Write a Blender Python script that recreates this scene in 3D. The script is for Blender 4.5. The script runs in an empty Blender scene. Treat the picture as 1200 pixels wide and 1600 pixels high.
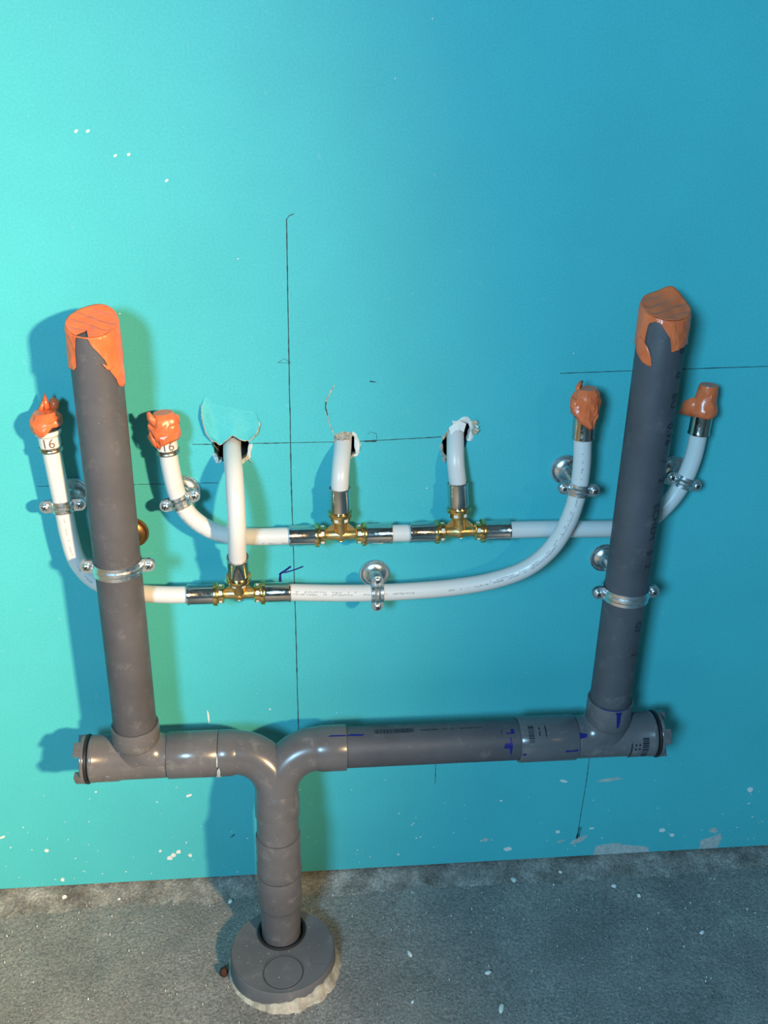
import bpy, bmesh, math, random
from mathutils import Vector, Matrix, noise

S = bpy.context.scene
C = S.collection
PI = math.pi
R = math.radians

# ------------------------------------------------------------------ camera
PITCH, YAW, ROLL = 0.42589, 0.10475, 0.02164
fw = Vector((math.sin(YAW) * math.cos(PITCH), math.cos(YAW) * math.cos(PITCH), -math.sin(PITCH)))
rt = Vector((math.cos(YAW), -math.sin(YAW), 0))
up = rt.cross(fw)
r2 = rt * math.cos(ROLL) + up * math.sin(ROLL)
u2 = -rt * math.sin(ROLL) + up * math.cos(ROLL)
cam = bpy.data.cameras.new('camera')
cam.sensor_fit = 'HORIZONTAL'
cam.sensor_width = 36.0
cam.lens = 36.0 * 1496.85 / 1200.0
cam.clip_start = 0.01
camo = bpy.data.objects.new('camera', cam)
C.objects.link(camo)
m = Matrix((r2, u2, -fw)).transposed().to_4x4()
m.translation = Vector((0.0, -1.0253, 1.0344))
camo.matrix_world = m
S.camera = camo

# ------------------------------------------------------------------ light
w = bpy.data.worlds.new('world')
S.world = w
w.use_nodes = True
bg = w.node_tree.nodes['Background']
bg.inputs[0].default_value = (0.42, 0.62, 0.80, 1)
bg.inputs[1].default_value = 0.05


def aim(o, target):
    d = Vector(target) - o.location
    o.rotation_euler = d.to_track_quat('-Z', 'Y').to_euler()


def area(name, loc, target, sx, sy, power, col):
    l = bpy.data.lights.new(name, 'AREA')
    l.shape = 'RECTANGLE'
    l.size, l.size_y = sx, sy
    l.energy = power
    l.color = col
    o = bpy.data.objects.new(name, l)
    C.objects.link(o)
    o.location = loc
    aim(o, target)
    return o


area('daylight_panel', (-0.62, -1.85, 1.38), (1.05, -1.15, 0.75), 0.40, 0.36, 54, (0.38, 0.73, 1.0))
sp = bpy.data.lights.new('warm_work_lamp', 'SPOT')
sp.energy = 950
sp.color = (1.0, 0.68, 0.35)
sp.shadow_soft_size = 0.07
sp.spot_size = R(70)
sp.spot_blend = 0.85
spo = bpy.data.objects.new('warm_work_lamp', sp)
C.objects.link(spo)
spo.location = (1.25, -2.2, 1.50)
aim(spo, (-2.55, 0.0, 0.10))

S.view_settings.view_transform = 'Standard'
S.view_settings.look = 'None'
S.view_settings.exposure = 0.0
S.view_settings.gamma = 1.0
S.view_settings.use_curve_mapping = False


# ------------------------------------------------------------------ materials
class NT:
    def __init__(s, name, base, rough=0.5, metal=0.0):
        s.m = bpy.data.materials.new(name)
        s.m.use_nodes = True
        s.t = s.m.node_tree
        s.b = s.t.nodes['Principled BSDF']
        s.b.inputs['Base Color'].default_value = (*base, 1)
        s.b.inputs['Roughness'].default_value = rough
        s.b.inputs['Metallic'].default_value = metal
        s.co = s.t.nodes.new('ShaderNodeTexCoord').outputs['Object']

    def noise(s, scale, detail=4, rough=0.55, vec=None):
        n = s.t.nodes.new('ShaderNodeTexNoise')
        n.inputs['Scale'].default_value = scale
        n.inputs['Detail'].default_value = detail
        n.inputs['Roughness'].default_value = rough
        s.t.links.new(vec or s.co, n.inputs['Vector'])
        return n.outputs['Fac']

    def vor(s, scale):
        n = s.t.nodes.new('ShaderNodeTexVoronoi')
        n.inputs['Scale'].default_value = scale
        s.t.links.new(s.co, n.inputs['Vector'])
        return n.outputs['Distance']

    def ramp(s, fac, stops):
        n = s.t.nodes.new('ShaderNodeValToRGB')
        e = n.color_ramp.elements
        while len(e) < len(stops):
            e.new(0.5)
        for k, (p, c) in enumerate(stops):
            e[k].position = p
            e[k].color = (*c, 1) if len(c) == 3 else c
        s.t.links.new(fac, n.inputs[0])
        return n.outputs[0]

    def mix(s, fac, a, b, mode='MIX'):
        n = s.t.nodes.new('ShaderNodeMix')
        n.data_type = 'RGBA'
        n.blend_type = mode
        for sock, v in ((n.inputs[0], fac), (n.inputs[6], a), (n.inputs[7], b)):
            if hasattr(v, 'is_linked'):
                s.t.links.new(v, sock)
            elif isinstance(v, (int, float)):
                sock.default_value = v
            else:
                sock.default_value = (*v, 1)
        return n.outputs[2]

    def col(s, o):
        s.t.links.new(o, s.b.inputs['Base Color'])
        return s

    def rgh(s, o):
        s.t.links.new(o, s.b.inputs['Roughness'])
        return s

    def bump(s, fac, strength, dist):
        n = s.t.nodes.new('ShaderNodeBump')
        n.inputs['Strength'].default_value = strength
        n.inputs['Distance'].default_value = dist
        s.t.links.new(fac, n.inputs['Height'])
        s.t.links.new(n.outputs[0], s.b.inputs['Normal'])
        return s


def g(v):
    return (v, v, v)


def mk():
    M = {}
    # moisture resistant plasterboard, turquoise paper face
    n = NT('board_paper', (0.05, 0.42, 0.45), 0.62)
    fine = n.ramp(n.noise(420, 5, 0.7), [(0.3, g(0.90)), (0.7, g(1.08))])
    big = n.ramp(n.noise(5, 4, 0.6), [(0.3, g(0.95)), (0.7, g(1.05))])
    base = n.mix(1.0, n.mix(1.0, (0.066, 0.470, 0.525), fine, 'MULTIPLY'), big, 'MULTIPLY')
    lint = n.ramp(n.noise(95, 2, 0.5), [(0.70, g(0)), (0.76, g(0.5))])
    n.col(n.mix(lint, base, (0.16, 0.50, 0.52)))
    n.bump(n.noise(600, 3), 0.12, 0.0006)
    n.b.inputs['Specular IOR Level'].default_value = 0.35
    M['board'] = n.m
    # concrete screed
    n = NT('concrete', (0.2, 0.2, 0.19), 0.72)
    a = n.ramp(n.noise(9, 5, 0.6), [(0.3, (0.21, 0.202, 0.195)), (0.7, (0.34, 0.325, 0.312))])
    b = n.ramp(n.noise(330, 5, 0.8), [(0.34, g(0.45)), (0.52, g(1.0)), (0.70, g(1.75))])
    c = n.mix(1.0, a, b, 'MULTIPLY')
    sp_ = n.ramp(n.vor(160), [(0.05, g(1)), (0.11, g(0))])
    spm = n.ramp(n.noise(30, 2), [(0.56, g(0)), (0.66, g(0.55))])
    n.col(n.mix(n.mix(1.0, sp_, spm, 'MULTIPLY'), c, (0.55, 0.55, 0.52)))
    n.bump(n.noise(210, 6, 0.72), 0.8, 0.0045)
    M['concrete'] = n.m
    n = NT('mortar', (0.3, 0.3, 0.29), 0.85)
    a = n.ramp(n.noise(26, 5, 0.65), [(0.3, (0.13, 0.12, 0.11)), (0.52, (0.29, 0.275, 0.255)), (0.74, (0.50, 0.485, 0.46))])
    n.col(n.mix(1.0, a, n.ramp(n.noise(300, 3, 0.7), [(0.35, g(0.6)), (0.7, g(1.3))]), 'MULTIPLY'))
    n.bump(n.noise(240, 4, 0.7), 0.9, 0.004)
    M['mortar'] = n.m
    n = NT('pale_mortar', (0.5, 0.46, 0.38), 0.85)
    n.col(n.ramp(n.noise(60, 5, 0.65), [(0.32, (0.24, 0.21, 0.17)), (0.6, (0.56, 0.51, 0.42))]))
    n.bump(n.noise(200, 4, 0.7), 0.8, 0.003)
    M['pale_mortar'] = n.m

    def pvc(name, col, rough, dust, spec=0.5):
        n = NT(name, col, rough)
        a = n.ramp(n.noise(14, 5, 0.65), [(0.35, col), (0.68, tuple(x * 1.22 + 0.008 for x in col))])
        sm = n.ramp(n.noise(55, 6, 0.7), [(0.56, g(0)), (0.75, g(dust))])
        sk = n.ramp(n.vor(130), [(0.03, g(1)), (0.09, g(0))])
        skm = n.ramp(n.noise(24, 2), [(0.57, g(0)), (0.64, g(dust * 1.6))])
        a = n.mix(sm, a, (0.40, 0.37, 0.345))
        n.col(n.mix(n.mix(1.0, sk, skm, 'MULTIPLY'), a, (0.62, 0.60, 0.57)))
        n.rgh(n.ramp(n.noise(38, 5, 0.6), [(0.35, g(rough)), (0.7, g(min(1, rough * 1.5)))]))
        n.bump(n.noise(90, 3), 0.04, 0.001)
        n.b.inputs['Specular IOR Level'].default_value = spec
        return n.m
    M['pipe_grey'] = pvc('grey_pipe_plastic', (0.068, 0.068, 0.080), 0.42, 0.16, 0.4)
    M['fit_grey'] = pvc('grey_fitting_plastic', (0.102, 0.099, 0.108), 0.19, 0.30)
    M['lid_grey'] = pvc('grey_lid_plastic', (0.105, 0.105, 0.115), 0.50, 0.22, 0.35)
    M['rubber_and_gaps'] = NT('black_rubber_and_gaps', (0.012, 0.012, 0.014), 0.5).m  # seals and gaskets, also the black put in for shaded gaps
    n = NT('white_plastic_pipe', (0.80, 0.80, 0.80), 0.34)
    n.col(n.mix(n.ramp(n.noise(70, 5, 0.7), [(0.60, g(0)), (0.78, g(0.35))]), (0.63, 0.63, 0.63), (0.38, 0.36, 0.33)))
    M['white'] = n.m
    M['cap_white'] = NT('white_cap_plastic', (0.70, 0.69, 0.67), 0.3).m

    def metal(name, col, r0, r1, sc=300):
        n = NT(name, col, r0, 1.0)
        n.rgh(n.ramp(n.noise(sc, 3), [(0.35, g(r0)), (0.7, g(r1))]))
        n.col(n.mix(n.ramp(n.noise(90, 4, 0.6), [(0.4, g(0)), (0.75, g(0.4))]), col, tuple(x * 0.7 for x in col)))
        return n.m
    M['steel'] = metal('stainless_steel', (0.62, 0.60, 0.57), 0.10, 0.22)
    M['brass'] = metal('brass', (0.80, 0.56, 0.22), 0.14, 0.30)
    M['cast_brass'] = metal('cast_brass', (0.70, 0.50, 0.22), 0.30, 0.45)
    M['zinc'] = metal('zinc_plated_steel', (0.80, 0.83, 0.86), 0.24, 0.38)
    M['bronze'] = metal('brown_plated_steel', (0.30, 0.17, 0.075), 0.42, 0.55)
    M['ring'] = metal('dull_ring', (0.50, 0.44, 0.37), 0.22, 0.35)
    n = NT('orange_tape', (0.86, 0.17, 0.035), 0.28)
    n.col(n.ramp(n.noise(60, 3), [(0.3, (0.74, 0.135, 0.045)), (0.7, (0.84, 0.185, 0.065))]))
    n.bump(n.noise(110, 3, 0.5), 0.35, 0.0014)
    M['tape'] = n.m
    n = NT('gypsum', (0.82, 0.80, 0.76), 0.9)
    n.bump(n.noise(400, 4, 0.7), 0.6, 0.002)
    M['gypsum'] = n.m
    n = NT('torn_paper', (0.45, 0.36, 0.27), 0.9)
    n.col(n.ramp(n.noise(300, 3), [(0.35, (0.30, 0.23, 0.16)), (0.7, (0.62, 0.54, 0.44))]))
    M['paper'] = n.m
    n = NT('plaster_smear', (0.45, 0.50, 0.50), 0.85)
    n.col(n.ramp(n.noise(150, 4), [(0.3, (0.30, 0.38, 0.38)), (0.7, (0.52, 0.55, 0.54))]))
    M['smear'] = n.m
    n = NT('room_plaster', (0.42, 0.42, 0.40), 0.9)
    n.col(n.ramp(n.noise(3, 5), [(0.3, (0.13, 0.13, 0.125)), (0.7, (0.18, 0.18, 0.17))]))
    M['room_plaster'] = n.m
    M['plaster'] = NT('dried_plaster', (0.72, 0.72, 0.70), 0.8).m
    M['pencil'] = NT('graphite', (0.018, 0.045, 0.055), 0.6).m
    M['ink'] = NT('blue_marker_ink', (0.008, 0.012, 0.16), 0.35).m
    M['print'] = NT('dark_print', (0.012, 0.016, 0.028), 0.5).m
    M['pale_print'] = NT('grey_print', (0.30, 0.30, 0.31), 0.5).m
    M['brown_print'] = NT('brown_print', (0.17, 0.10, 0.07), 0.5).m
    M['etch'] = NT('etched_steel', (0.85, 0.85, 0.83), 0.5).m
    n = NT('rust_brown', (0.055, 0.016, 0.008), 0.8)
    n.bump(n.noise(300, 4), 0.8, 0.002)
    M['rust'] = n.m
    n = NT('dark_cavity', (0.03, 0.03, 0.028), 0.95)  # near-black puts the darkness inside wall and socket into the colour
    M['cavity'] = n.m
    return M


M = mk()


# ------------------------------------------------------------------ mesh helpers
def V(*a):
    return Vector(a)


def obj(name, bm, mat, parent=None, smooth=40, recalc=True):
    """links a bmesh given in world coordinates as ONE mesh object (under a thing or part)"""
    if recalc:
        bmesh.ops.recalc_face_normals(bm, faces=bm.faces[:])
    org = V(0, 0, 0)
    if parent is not None:
        org = Vector(parent.get('_o', (0, 0, 0)))
    if org.length:
        bmesh.ops.translate(bm, verts=bm.verts[:], vec=-org)
    me = bpy.data.meshes.new(name)
    bm.to_mesh(me)
    bm.free()
    me.materials.append(M[mat])
    if smooth:
        me.shade_smooth()
        me.set_sharp_from_angle(angle=R(smooth))
    o = bpy.data.objects.new(name, me)
    C.objects.link(o)
    if parent is not None:
        o.parent = parent
        o['_o'] = list(org)
    return o


def single(name, bm, mat, base, smooth=40):
    """a thing that is one mesh, its origin at its base"""
    bmesh.ops.recalc_face_normals(bm, faces=bm.faces[:])
    bmesh.ops.translate(bm, verts=bm.verts[:], vec=-Vector(base))
    me = bpy.data.meshes.new(name)
    bm.to_mesh(me)
    bm.free()
    me.materials.append(M[mat])
    if smooth:
        me.shade_smooth()
        me.set_sharp_from_angle(angle=R(smooth))
    o = bpy.data.objects.new(name, me)
    C.objects.link(o)
    o.location = base
    return o


def tag(o, label, cat, group=None):
    o['label'] = label
    o['category'] = cat
    if group:
        o['group'] = group
    return o


def thing(name, label, cat, loc, group=None):
    o = bpy.data.objects.new(name, None)
    o.empty_display_size = 0.02
    C.objects.link(o)
    o.location = loc
    o['_o'] = list(loc)
    return tag(o, label, cat, group)


def frame(a):
    a = Vector(a).normalized()
    h = V(0, -1, 0) if abs(a.y) < 0.9 else V(0, 0, 1)
    n = (h - a * h.dot(a)).normalized()
    return a, n, a.cross(n)


def lathe(bm, org, axis, prof, seg=40, a0=0.0, a1=2 * PI, n=None, closed=False):
    """profile of (radius, distance along axis); angle 0 faces n (the room)"""
    a, nn, e = frame(axis)
    if n is not None:
        nn = (Vector(n) - a * Vector(n).dot(a)).normalized()
        e = a.cross(nn)
    org = Vector(org)
    full = abs(a1 - a0 - 2 * PI) < 1e-6
    k = seg if full else seg + 1
    rows = []
    for r, t in prof:
        if r < 1e-7:
            rows.append([bm.verts.new(org + a * t)])
        else:
            rows.append([bm.verts.new(org + a * t + (nn * math.cos(a0 + (a1 - a0) * i / seg) + e * math.sin(a0 + (a1 - a0) * i / seg)) * r) for i in range(k)])
    pairs = list(zip(rows, rows[1:]))
    if closed:
        pairs.append((rows[-1], rows[0]))
    for A, B in pairs:
        for i in range(seg if full else seg):
            j = (i + 1) % k
            if len(A) == 1 and len(B) == 1:
                continue
            if len(A) == 1:
                f = (A[0], B[i], B[j])
            elif len(B) == 1:
                f = (A[i], B[0], A[j])
            else:
                f = (A[i], B[i], B[j], A[j])
            bm.faces.new(f)
    if closed and not full:
        for i in (0, -1):
            bm.faces.new([r[i] for r in rows])
    return bm


def cr(pts, step=0.004):
    """smooth curve through points"""
    P = [Vector(p) for p in pts]
    P = [2 * P[0] - P[1]] + P + [2 * P[-1] - P[-2]]
    out = []
    for i in range(1, len(P) - 2):
        p0, p1, p2, p3 = P[i - 1:i + 3]
        t0, t1 = 0.0, max((p1 - p0).length, 1e-6) ** 0.5
        t2 = t1 + max((p2 - p1).length, 1e-6) ** 0.5
        t3 = t2 + max((p3 - p2).length, 1e-6) ** 0.5
        n = max(2, int((p2 - p1).length / step))
        for k in range(n):
            t = t1 + (t2 - t1) * k / n
            a1_ = p0 * ((t1 - t) / (t1 - t0)) + p1 * ((t - t0) / (t1 - t0))
            a2_ = p1 * ((t2 - t) / (t2 - t1)) + p2 * ((t - t1) / (t2 - t1))
            a3_ = p2 * ((t3 - t) / (t3 - t2)) + p3 * ((t - t2) / (t3 - t2))
            b1 = a1_ * ((t2 - t) / (t2 - t0)) + a2_ * ((t - t0) / (t2 - t0))
            b2 = a2_ * ((t3 - t) / (t3 - t1)) + a3_ * ((t - t1) / (t3 - t1))
            out.append(b1 * ((t2 - t) / (t2 - t1)) + b2 * ((t - t1) / (t2 - t1)))
    out.append(P[-2])
    return out


def sweep(bm, path, rad, seg=28, caps=True):
    P = [Vector(p) for p in path]
    rads = rad if isinstance(rad, (list, tuple)) else [rad] * len(P)
    T = [(P[min(i + 1, len(P) - 1)] - P[max(i - 1, 0)]).normalized() for i in range(len(P))]
    _, n, _ = frame(T[0])
    rings = []
    for i, p in enumerate(P):
        n = (n - T[i] * n.dot(T[i])).normalized()
        b = T[i].cross(n)
        rings.append([bm.verts.new(p + (n * math.cos(2 * PI * k / seg) + b * math.sin(2 * PI * k / seg)) * rads[i]) for k in range(seg)])
    for A, B in zip(rings, rings[1:]):
        for k in range(seg):
            j = (k + 1) % seg
            bm.faces.new((A[k], A[j], B[j], B[k]))
    if caps:
        bm.faces.new(rings[0])
        bm.faces.new(rings[-1])
    return bm


def box(bm, c, ax, half):
    """box with axes ax (three unit vectors) and half sizes"""
    c = Vector(c)
    vs = [bm.verts.new(c + ax[0] * (sx * half[0]) + ax[1] * (sy * half[1]) + ax[2] * (sz * half[2]))
          for sx in (-1, 1) for sy in (-1, 1) for sz in (-1, 1)]
    for f in ((0, 1, 3, 2), (4, 6, 7, 5), (0, 4, 5, 1), (2, 3, 7, 6), (0, 2, 6, 4), (1, 5, 7, 3)):
        bm.faces.new([vs[i] for i in f])
    return vs


XYZ = (V(1, 0, 0), V(0, 1, 0), V(0, 0, 1))


def prism(bm, pts, off):
    """flat outline (list of Vectors) pushed along off"""
    A = [bm.verts.new(p) for p in pts]
    B = [bm.verts.new(Vector(p) + Vector(off)) for p in pts]
    bm.faces.new(A)
    bm.faces.new(B[::-1])
    for i in range(len(A)):
        j = (i + 1) % len(A)
        bm.faces.new((A[i], B[i], B[j], A[j]))


def refine(bm, length, it=4):
    for _ in range(it):
        ed = [e for e in bm.edges if e.calc_length() > length]
        if not ed:
            break
        bmesh.ops.subdivide_edges(bm, edges=ed, cuts=1)
        bmesh.ops.triangulate(bm, faces=[f for f in bm.faces if len(f.verts) > 3])


def flat_poly(outlines, length=None):
    """2-D outlines (u, v) filled, refined"""
    bm = bmesh.new()
    for pts in outlines:
        vs = [bm.verts.new((u, v, 0)) for u, v in pts]
        f = bm.faces.new(vs)
        bmesh.ops.triangulate(bm, faces=[f])
    if length:
        refine(bm, length)
    return bm


def wrap(bm, org, axis, up_dir, r, th0=0.0):
    """maps u -> along axis, v -> around the cylinder (arc length), th0 = angle of v = 0, measured from the room side towards up_dir"""
    a = Vector(axis).normalized()
    n = V(0, -1, 0)
    n = (n - a * n.dot(a)).normalized()
    e = Vector(up_dir)
    e = (e - a * e.dot(a) - n * e.dot(n)).normalized()
    org = Vector(org)
    for v in bm.verts:
        u, s, d = v.co
        th = th0 + s / r
        v.co = org + a * u + (n * math.cos(th) + e * math.sin(th)) * (r + d)
    return bm


def text_bm(s, size):
    cu = bpy.data.curves.new('lettering', 'FONT')
    cu.body = s
    cu.size = size
    cu.align_x = 'CENTER'
    cu.align_y = 'CENTER'
    cu.resolution_u = 3
    o = bpy.data.objects.new('lettering', cu)
    C.objects.link(o)
    bpy.context.view_layer.update()
    me = bpy.data.meshes.new_from_object(o.evaluated_get(bpy.context.evaluated_depsgraph_get()))
    bm = bmesh.new()
    bm.from_mesh(me)
    bpy.data.objects.remove(o)
    bpy.data.curves.remove(cu)
    bpy.data.meshes.remove(me)
    bmesh.ops.remove_doubles(bm, verts=bm.verts[:], dist=1e-6)
    bmesh.ops.triangulate(bm, faces=bm.faces[:])
    return bm


def nz(x, y=0.0, z=0.0):
    return noise.noise(Vector((x, y, z)))


def crease(x, y=0.0, z=0.0):
    """sharp-crested folds, 0..1"""
    return max(0.0, 1 - 2.2 * abs(nz(x, y, z))) ** 2.5


def interp(tab, x):
    for (x0, y0), (x1, y1) in zip(tab, tab[1:]):
        if x <= x1:
            return y0 + (y1 - y0) * max(0.0, (x - x0)) / max(1e-9, x1 - x0)
    return tab[-1][1]


def structure(o):
    o['kind'] = 'structure'
    return o


# ------------------------------------------------------------------ the setting
rnd = random.Random(7)


def blob(cx, cz, rx, rz, n=12, seed=0, jag=0.3, rot=0.0):
    out = []
    for i in range(n):
        a = 2 * PI * i / n
        k = 1 + jag * nz(math.cos(a) * 1.7 + seed * 3.1, math.sin(a) * 1.7, seed * 7.7) * 1.6
        x, z = rx * k * math.cos(a), rz * k * math.sin(a)
        out.append((cx + x * math.cos(rot) - z * math.sin(rot), cz + x * math.sin(rot) + z * math.cos(rot)))
    return out


HOLES = [
    [(-0.088, 0.660), (-0.0865, 0.648), (-0.083, 0.636), (-0.070, 0.632), (-0.056, 0.634), (-0.049, 0.641), (-0.046, 0.655), (-0.052, 0.664), (-0.066, 0.668), (-0.080, 0.666)],
    [(0.049, 0.656), (0.052, 0.664), (0.062, 0.666), (0.072, 0.663), (0.076, 0.652), (0.074, 0.640), (0.064, 0.636), (0.053, 0.641)],
    [(0.1745, 0.640), (0.173, 0.652), (0.178, 0.664), (0.185, 0.674), (0.194, 0.679), (0.203, 0.677), (0.2065, 0.668), (0.203, 0.655), (0.199, 0.645), (0.190, 0.634), (0.180, 0.632)],
]


def hole_fine(h, seed):
    out = []
    for i in range(len(h)):
        a, b = Vector(h[i]), Vector(h[(i + 1) % len(h)])
        for k in range(3):
            p = a.lerp(b, k / 3)
            d = nz(p.x * 260, p.y * 260, seed) * 0.0014
            out.append((p.x + d, p.y - d))
    return out


HF = [hole_fine(h, i) for i, h in enumerate(HOLES)]


def build_wall():
    bm = bmesh.new()
    loops = [[(-1.7, 0.012), (2.0, 0.012), (2.0, 2.4), (-1.7, 2.4)]] + HF
    edges = []
    for lp in loops:
        vs = [bm.verts.new((x, 0, z)) for x, z in lp]
        edges += [bm.edges.new((vs[i], vs[(i + 1) % len(vs)])) for i in range(len(vs))]
    r = bmesh.ops.triangle_fill(bm, edges=edges, use_beauty=True, use_dissolve=False)
    fs = [f for f in r['geom'] if isinstance(f, bmesh.types.BMFace)]
    ex = bmesh.ops.extrude_face_region(bm, geom=fs)
    bmesh.ops.translate(bm, verts=[v for v in ex['geom'] if isinstance(v, bmesh.types.BMVert)], vec=(0, 0.0125, 0))
    return structure(obj('wall_back', bm, 'board', smooth=0))


wall = build_wall()
bm = bmesh.new()
box(bm, (0.15, 0.075, 1.2), XYZ, (1.85, 0.01, 1.2))
structure(obj('wall_behind', bm, 'cavity', smooth=0))

# the rest of the bare room, behind and beside the camera
for nm, cc, hh in (('wall_left', (-1.72, -1.3, 1.2), (0.02, 1.32, 1.2)), ('wall_right', (2.02, -1.3, 1.2), (0.02, 1.32, 1.2)),
                   ('wall_front', (0.15, -2.62, 1.2), (1.89, 0.02, 1.2)), ('ceiling', (0.15, -1.3, 2.42), (1.89, 1.34, 0.02))):
    bm = bmesh.new()
    box(bm, cc, XYZ, hh)
    structure(obj(nm, bm, 'room_plaster', smooth=0))

# concrete floor with a hand-trowelled, uneven skin
DC = V(-0.024, -0.141, 0)


def build_floor():
    def axis(lo, a, b, hi, fine, coarse):
        out, x = [], lo
        while x < hi - 1e-6:
            out.append(x)
            x += fine if a <= x < b else coarse
        out.append(hi)
        return out
    xs = axis(-1.7, -0.5, 0.78, 2.0, 0.0052, 0.06)
    ys = axis(-2.6, -0.34, 0.06, 0.06, 0.0052, 0.06)
    bm = bmesh.new()
    grid = []
    for y in ys:
        row = []
        for x in xs:
            z = nz(x * 7, y * 7, 1) * 0.0022 + nz(x * 32, y * 32, 2) * 0.0011 + nz(x * 90, y * 90, 3) * 0.0007
            d = (V(x, y, 0) - DC).length
            if d < 0.12:
                z *= max(0.0, (d - 0.06) / 0.06)
            row.append(bm.verts.new((x, y, z - 0.001)))
        grid.append(row)
    for a, b in zip(grid, grid[1:]):
        for i in range(len(xs) - 1):
            bm.faces.new((a[i], a[i + 1], b[i + 1], b[i]))
    return structure(obj('floor', bm, 'concrete', smooth=180))


floor = build_floor()


def build_curb():
    bm = bmesh.new()
    prof = [(-0.040, -0.004), (-0.030, -0.0005), (-0.022, 0.0015), (-0.0165, 0.0035), (-0.011, 0.0062), (-0.0055, 0.0082), (-0.001, 0.0092), (0.006, 0.0095), (0.020, 0.0095)]
    rows = []
    xs = [-1.7 + 0.05 * i for i in range(24)] + [-0.5 + 0.004 * i for i in range(322)] + [0.80 + 0.05 * i for i in range(25)]
    for x in xs:
        row = []
        wob = 1 + 0.35 * nz(x * 9, 3.3)
        for k, (y, z) in enumerate(prof):
            amp = 0.0 if k in (0, 8) else 0.0022
            row.append(bm.verts.new((x, y * (wob if y < 0 else 1) + amp * nz(x * 110, k * 1.7, 5), z + amp * nz(x * 140, k * 1.9, 9) + amp * 0.8 * nz(x * 35, k * .7, 2))))
        rows.append(row)
    for a, b in zip(rows, rows[1:]):
        for i in range(len(prof) - 1):
            bm.faces.new((a[i], b[i], b[i + 1], a[i + 1]))
    return structure(obj('trim_1', bm, 'mortar', smooth=180))


build_curb()


# marks on the board -------------------------------------------------
def ribbon(pts, wd, y=-0.00015, taper=False):
    """thin drawn line on the board through (x, z) points"""
    bm = bmesh.new()
    P = [Vector(p) for p in pts]
    L = []
    for i, p in enumerate(P):
        t = (P[min(i + 1, len(P) - 1)] - P[max(i - 1, 0)]).normalized()
        n = Vector((-t.y, t.x))
        wk = wd * (0.55 + 0.45 * abs(nz(p.x * 90, p.y * 90, 4)) * 2)
        if taper and i in (0, len(P) - 1):
            wk *= 0.3
        L.append((bm.verts.new((p.x + n.x * wk / 2, y, p.y + n.y * wk / 2)), bm.verts.new((p.x - n.x * wk / 2, y, p.y - n.y * wk / 2))))
    for a, b in zip(L, L[1:]):
        bm.faces.new((a[0], b[0], b[1], a[1]))
    return bm


def line(pts, n=40, wob=0.0003):
    out = []
    for (a, b) in zip(pts, pts[1:]):
        for k in range(n):
            p = Vector(a).lerp(Vector(b), k / n)
            out.append((p.x + wob * nz(p.y * 30, p.x * 9, 1), p.y + wob * nz(p.x * 30, p.y * 9, 2)))
    return out + [pts[-1]]


obj('pencil_line', ribbon(line([(0.0005, 0.900), (0.0, 0.78), (-0.0005, 0.60), (0.001, 0.44), (0.002, 0.20)]), 0.0016), 'pencil', wall, 0)
obj('pencil_line', ribbon(line([(0.0005, 0.899), (0.003, 0.903), (0.008, 0.905)], 6), 0.0009), 'pencil', wall, 0)
obj('pencil_line', ribbon(line([(-0.110, 0.6552), (-0.086, 0.6550)]), 0.0012), 'pencil', wall, 0)
obj('pencil_line', ribbon(line([(-0.044, 0.6553), (0.05, 0.6557)]), 0.0012), 'pencil', wall, 0)
obj('pencil_line', ribbon(line([(0.078, 0.6558), (0.172, 0.660)]), 0.0012), 'pencil', wall, 0)
obj('pencil_line', ribbon(line([(0.304, 0.734), (0.549, 0.7405)]), 0.0011), 'pencil', wall, 0)
obj('pencil_line', ribbon(line([(-0.284, 0.608), (-0.084, 0.608)]), 0.0009), 'pencil', wall, 0)
obj('pencil_line', ribbon(line([(0.398, 0.24), (0.399, 0.15), (0.396, 0.045)]), 0.0012), 'pencil', wall, 0)
for dx in (0, 0.0016, -0.0016):
    obj('pencil_line', ribbon(line([(0.3995 + dx, 0.068), (0.3955 + dx, 0.036)], 8), 0.0013, taper=True), 'pencil', wall, 0)
obj('pencil_line', ribbon(line([(0.1855, 0.20), (0.186, 0.157)]), 0.0010), 'pencil', wall, 0)
obj('pencil_line', ribbon(line([(-0.012, 0.7485), (-0.005, 0.753), (0.002, 0.748), (-0.012, 0.7485)], 6), 0.0006), 'pencil', wall, 0)
obj('pencil_line', ribbon(line([(0.0885, 0.7265), (0.096, 0.7255)], 6), 0.0016, taper=True), 'pencil', wall, 0)
obj('pencil_line', ribbon(line([(0.083, 0.6557), (0.098, 0.6562)], 8), 0.0034, y=-0.0002, taper=True), 'pencil', wall, 0)
obj('pencil_line', ribbon(line([(0.098, 0.657), (0.097, 0.665), (0.090, 0.667), (0.087, 0.664)], 6), 0.0006), 'pencil', wall, 0)
obj('pencil_line', ribbon(line([(-0.094, 0.081), (-0.088, 0.087)], 6), 0.0020, taper=True), 'pencil', wall, 0)
for pts, wd in (([(-0.0165, 0.475), (-0.016, 0.489)], 0.0036), ([(-0.0175, 0.487), (-0.009, 0.493), (-0.003, 0.498)], 0.0042), ([(-0.012, 0.489), (0.001, 0.493), (0.012, 0.4975)], 0.0030)):
    obj('marker_stroke', ribbon(line(pts, 6), wd, y=-0.0002, taper=True), 'ink', wall, 0)

# crack running up from the middle pipe hole, paper lifted along it
obj('crack', ribbon(line([(0.053, 0.654), (0.048, 0.667), (0.043, 0.679), (0.040, 0.692), (0.040, 0.703), (0.045, 0.714), (0.050, 0.723)], 8, 0.001), 0.0013, y=-0.0003, taper=True), 'paper', wall, 0)
obj('crack', ribbon(line([(0.0415, 0.688), (0.0395, 0.697), (0.0405, 0.704)], 8, 0.001), 0.0016, y=-0.0004, taper=True), 'pencil', wall, 0)


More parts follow.
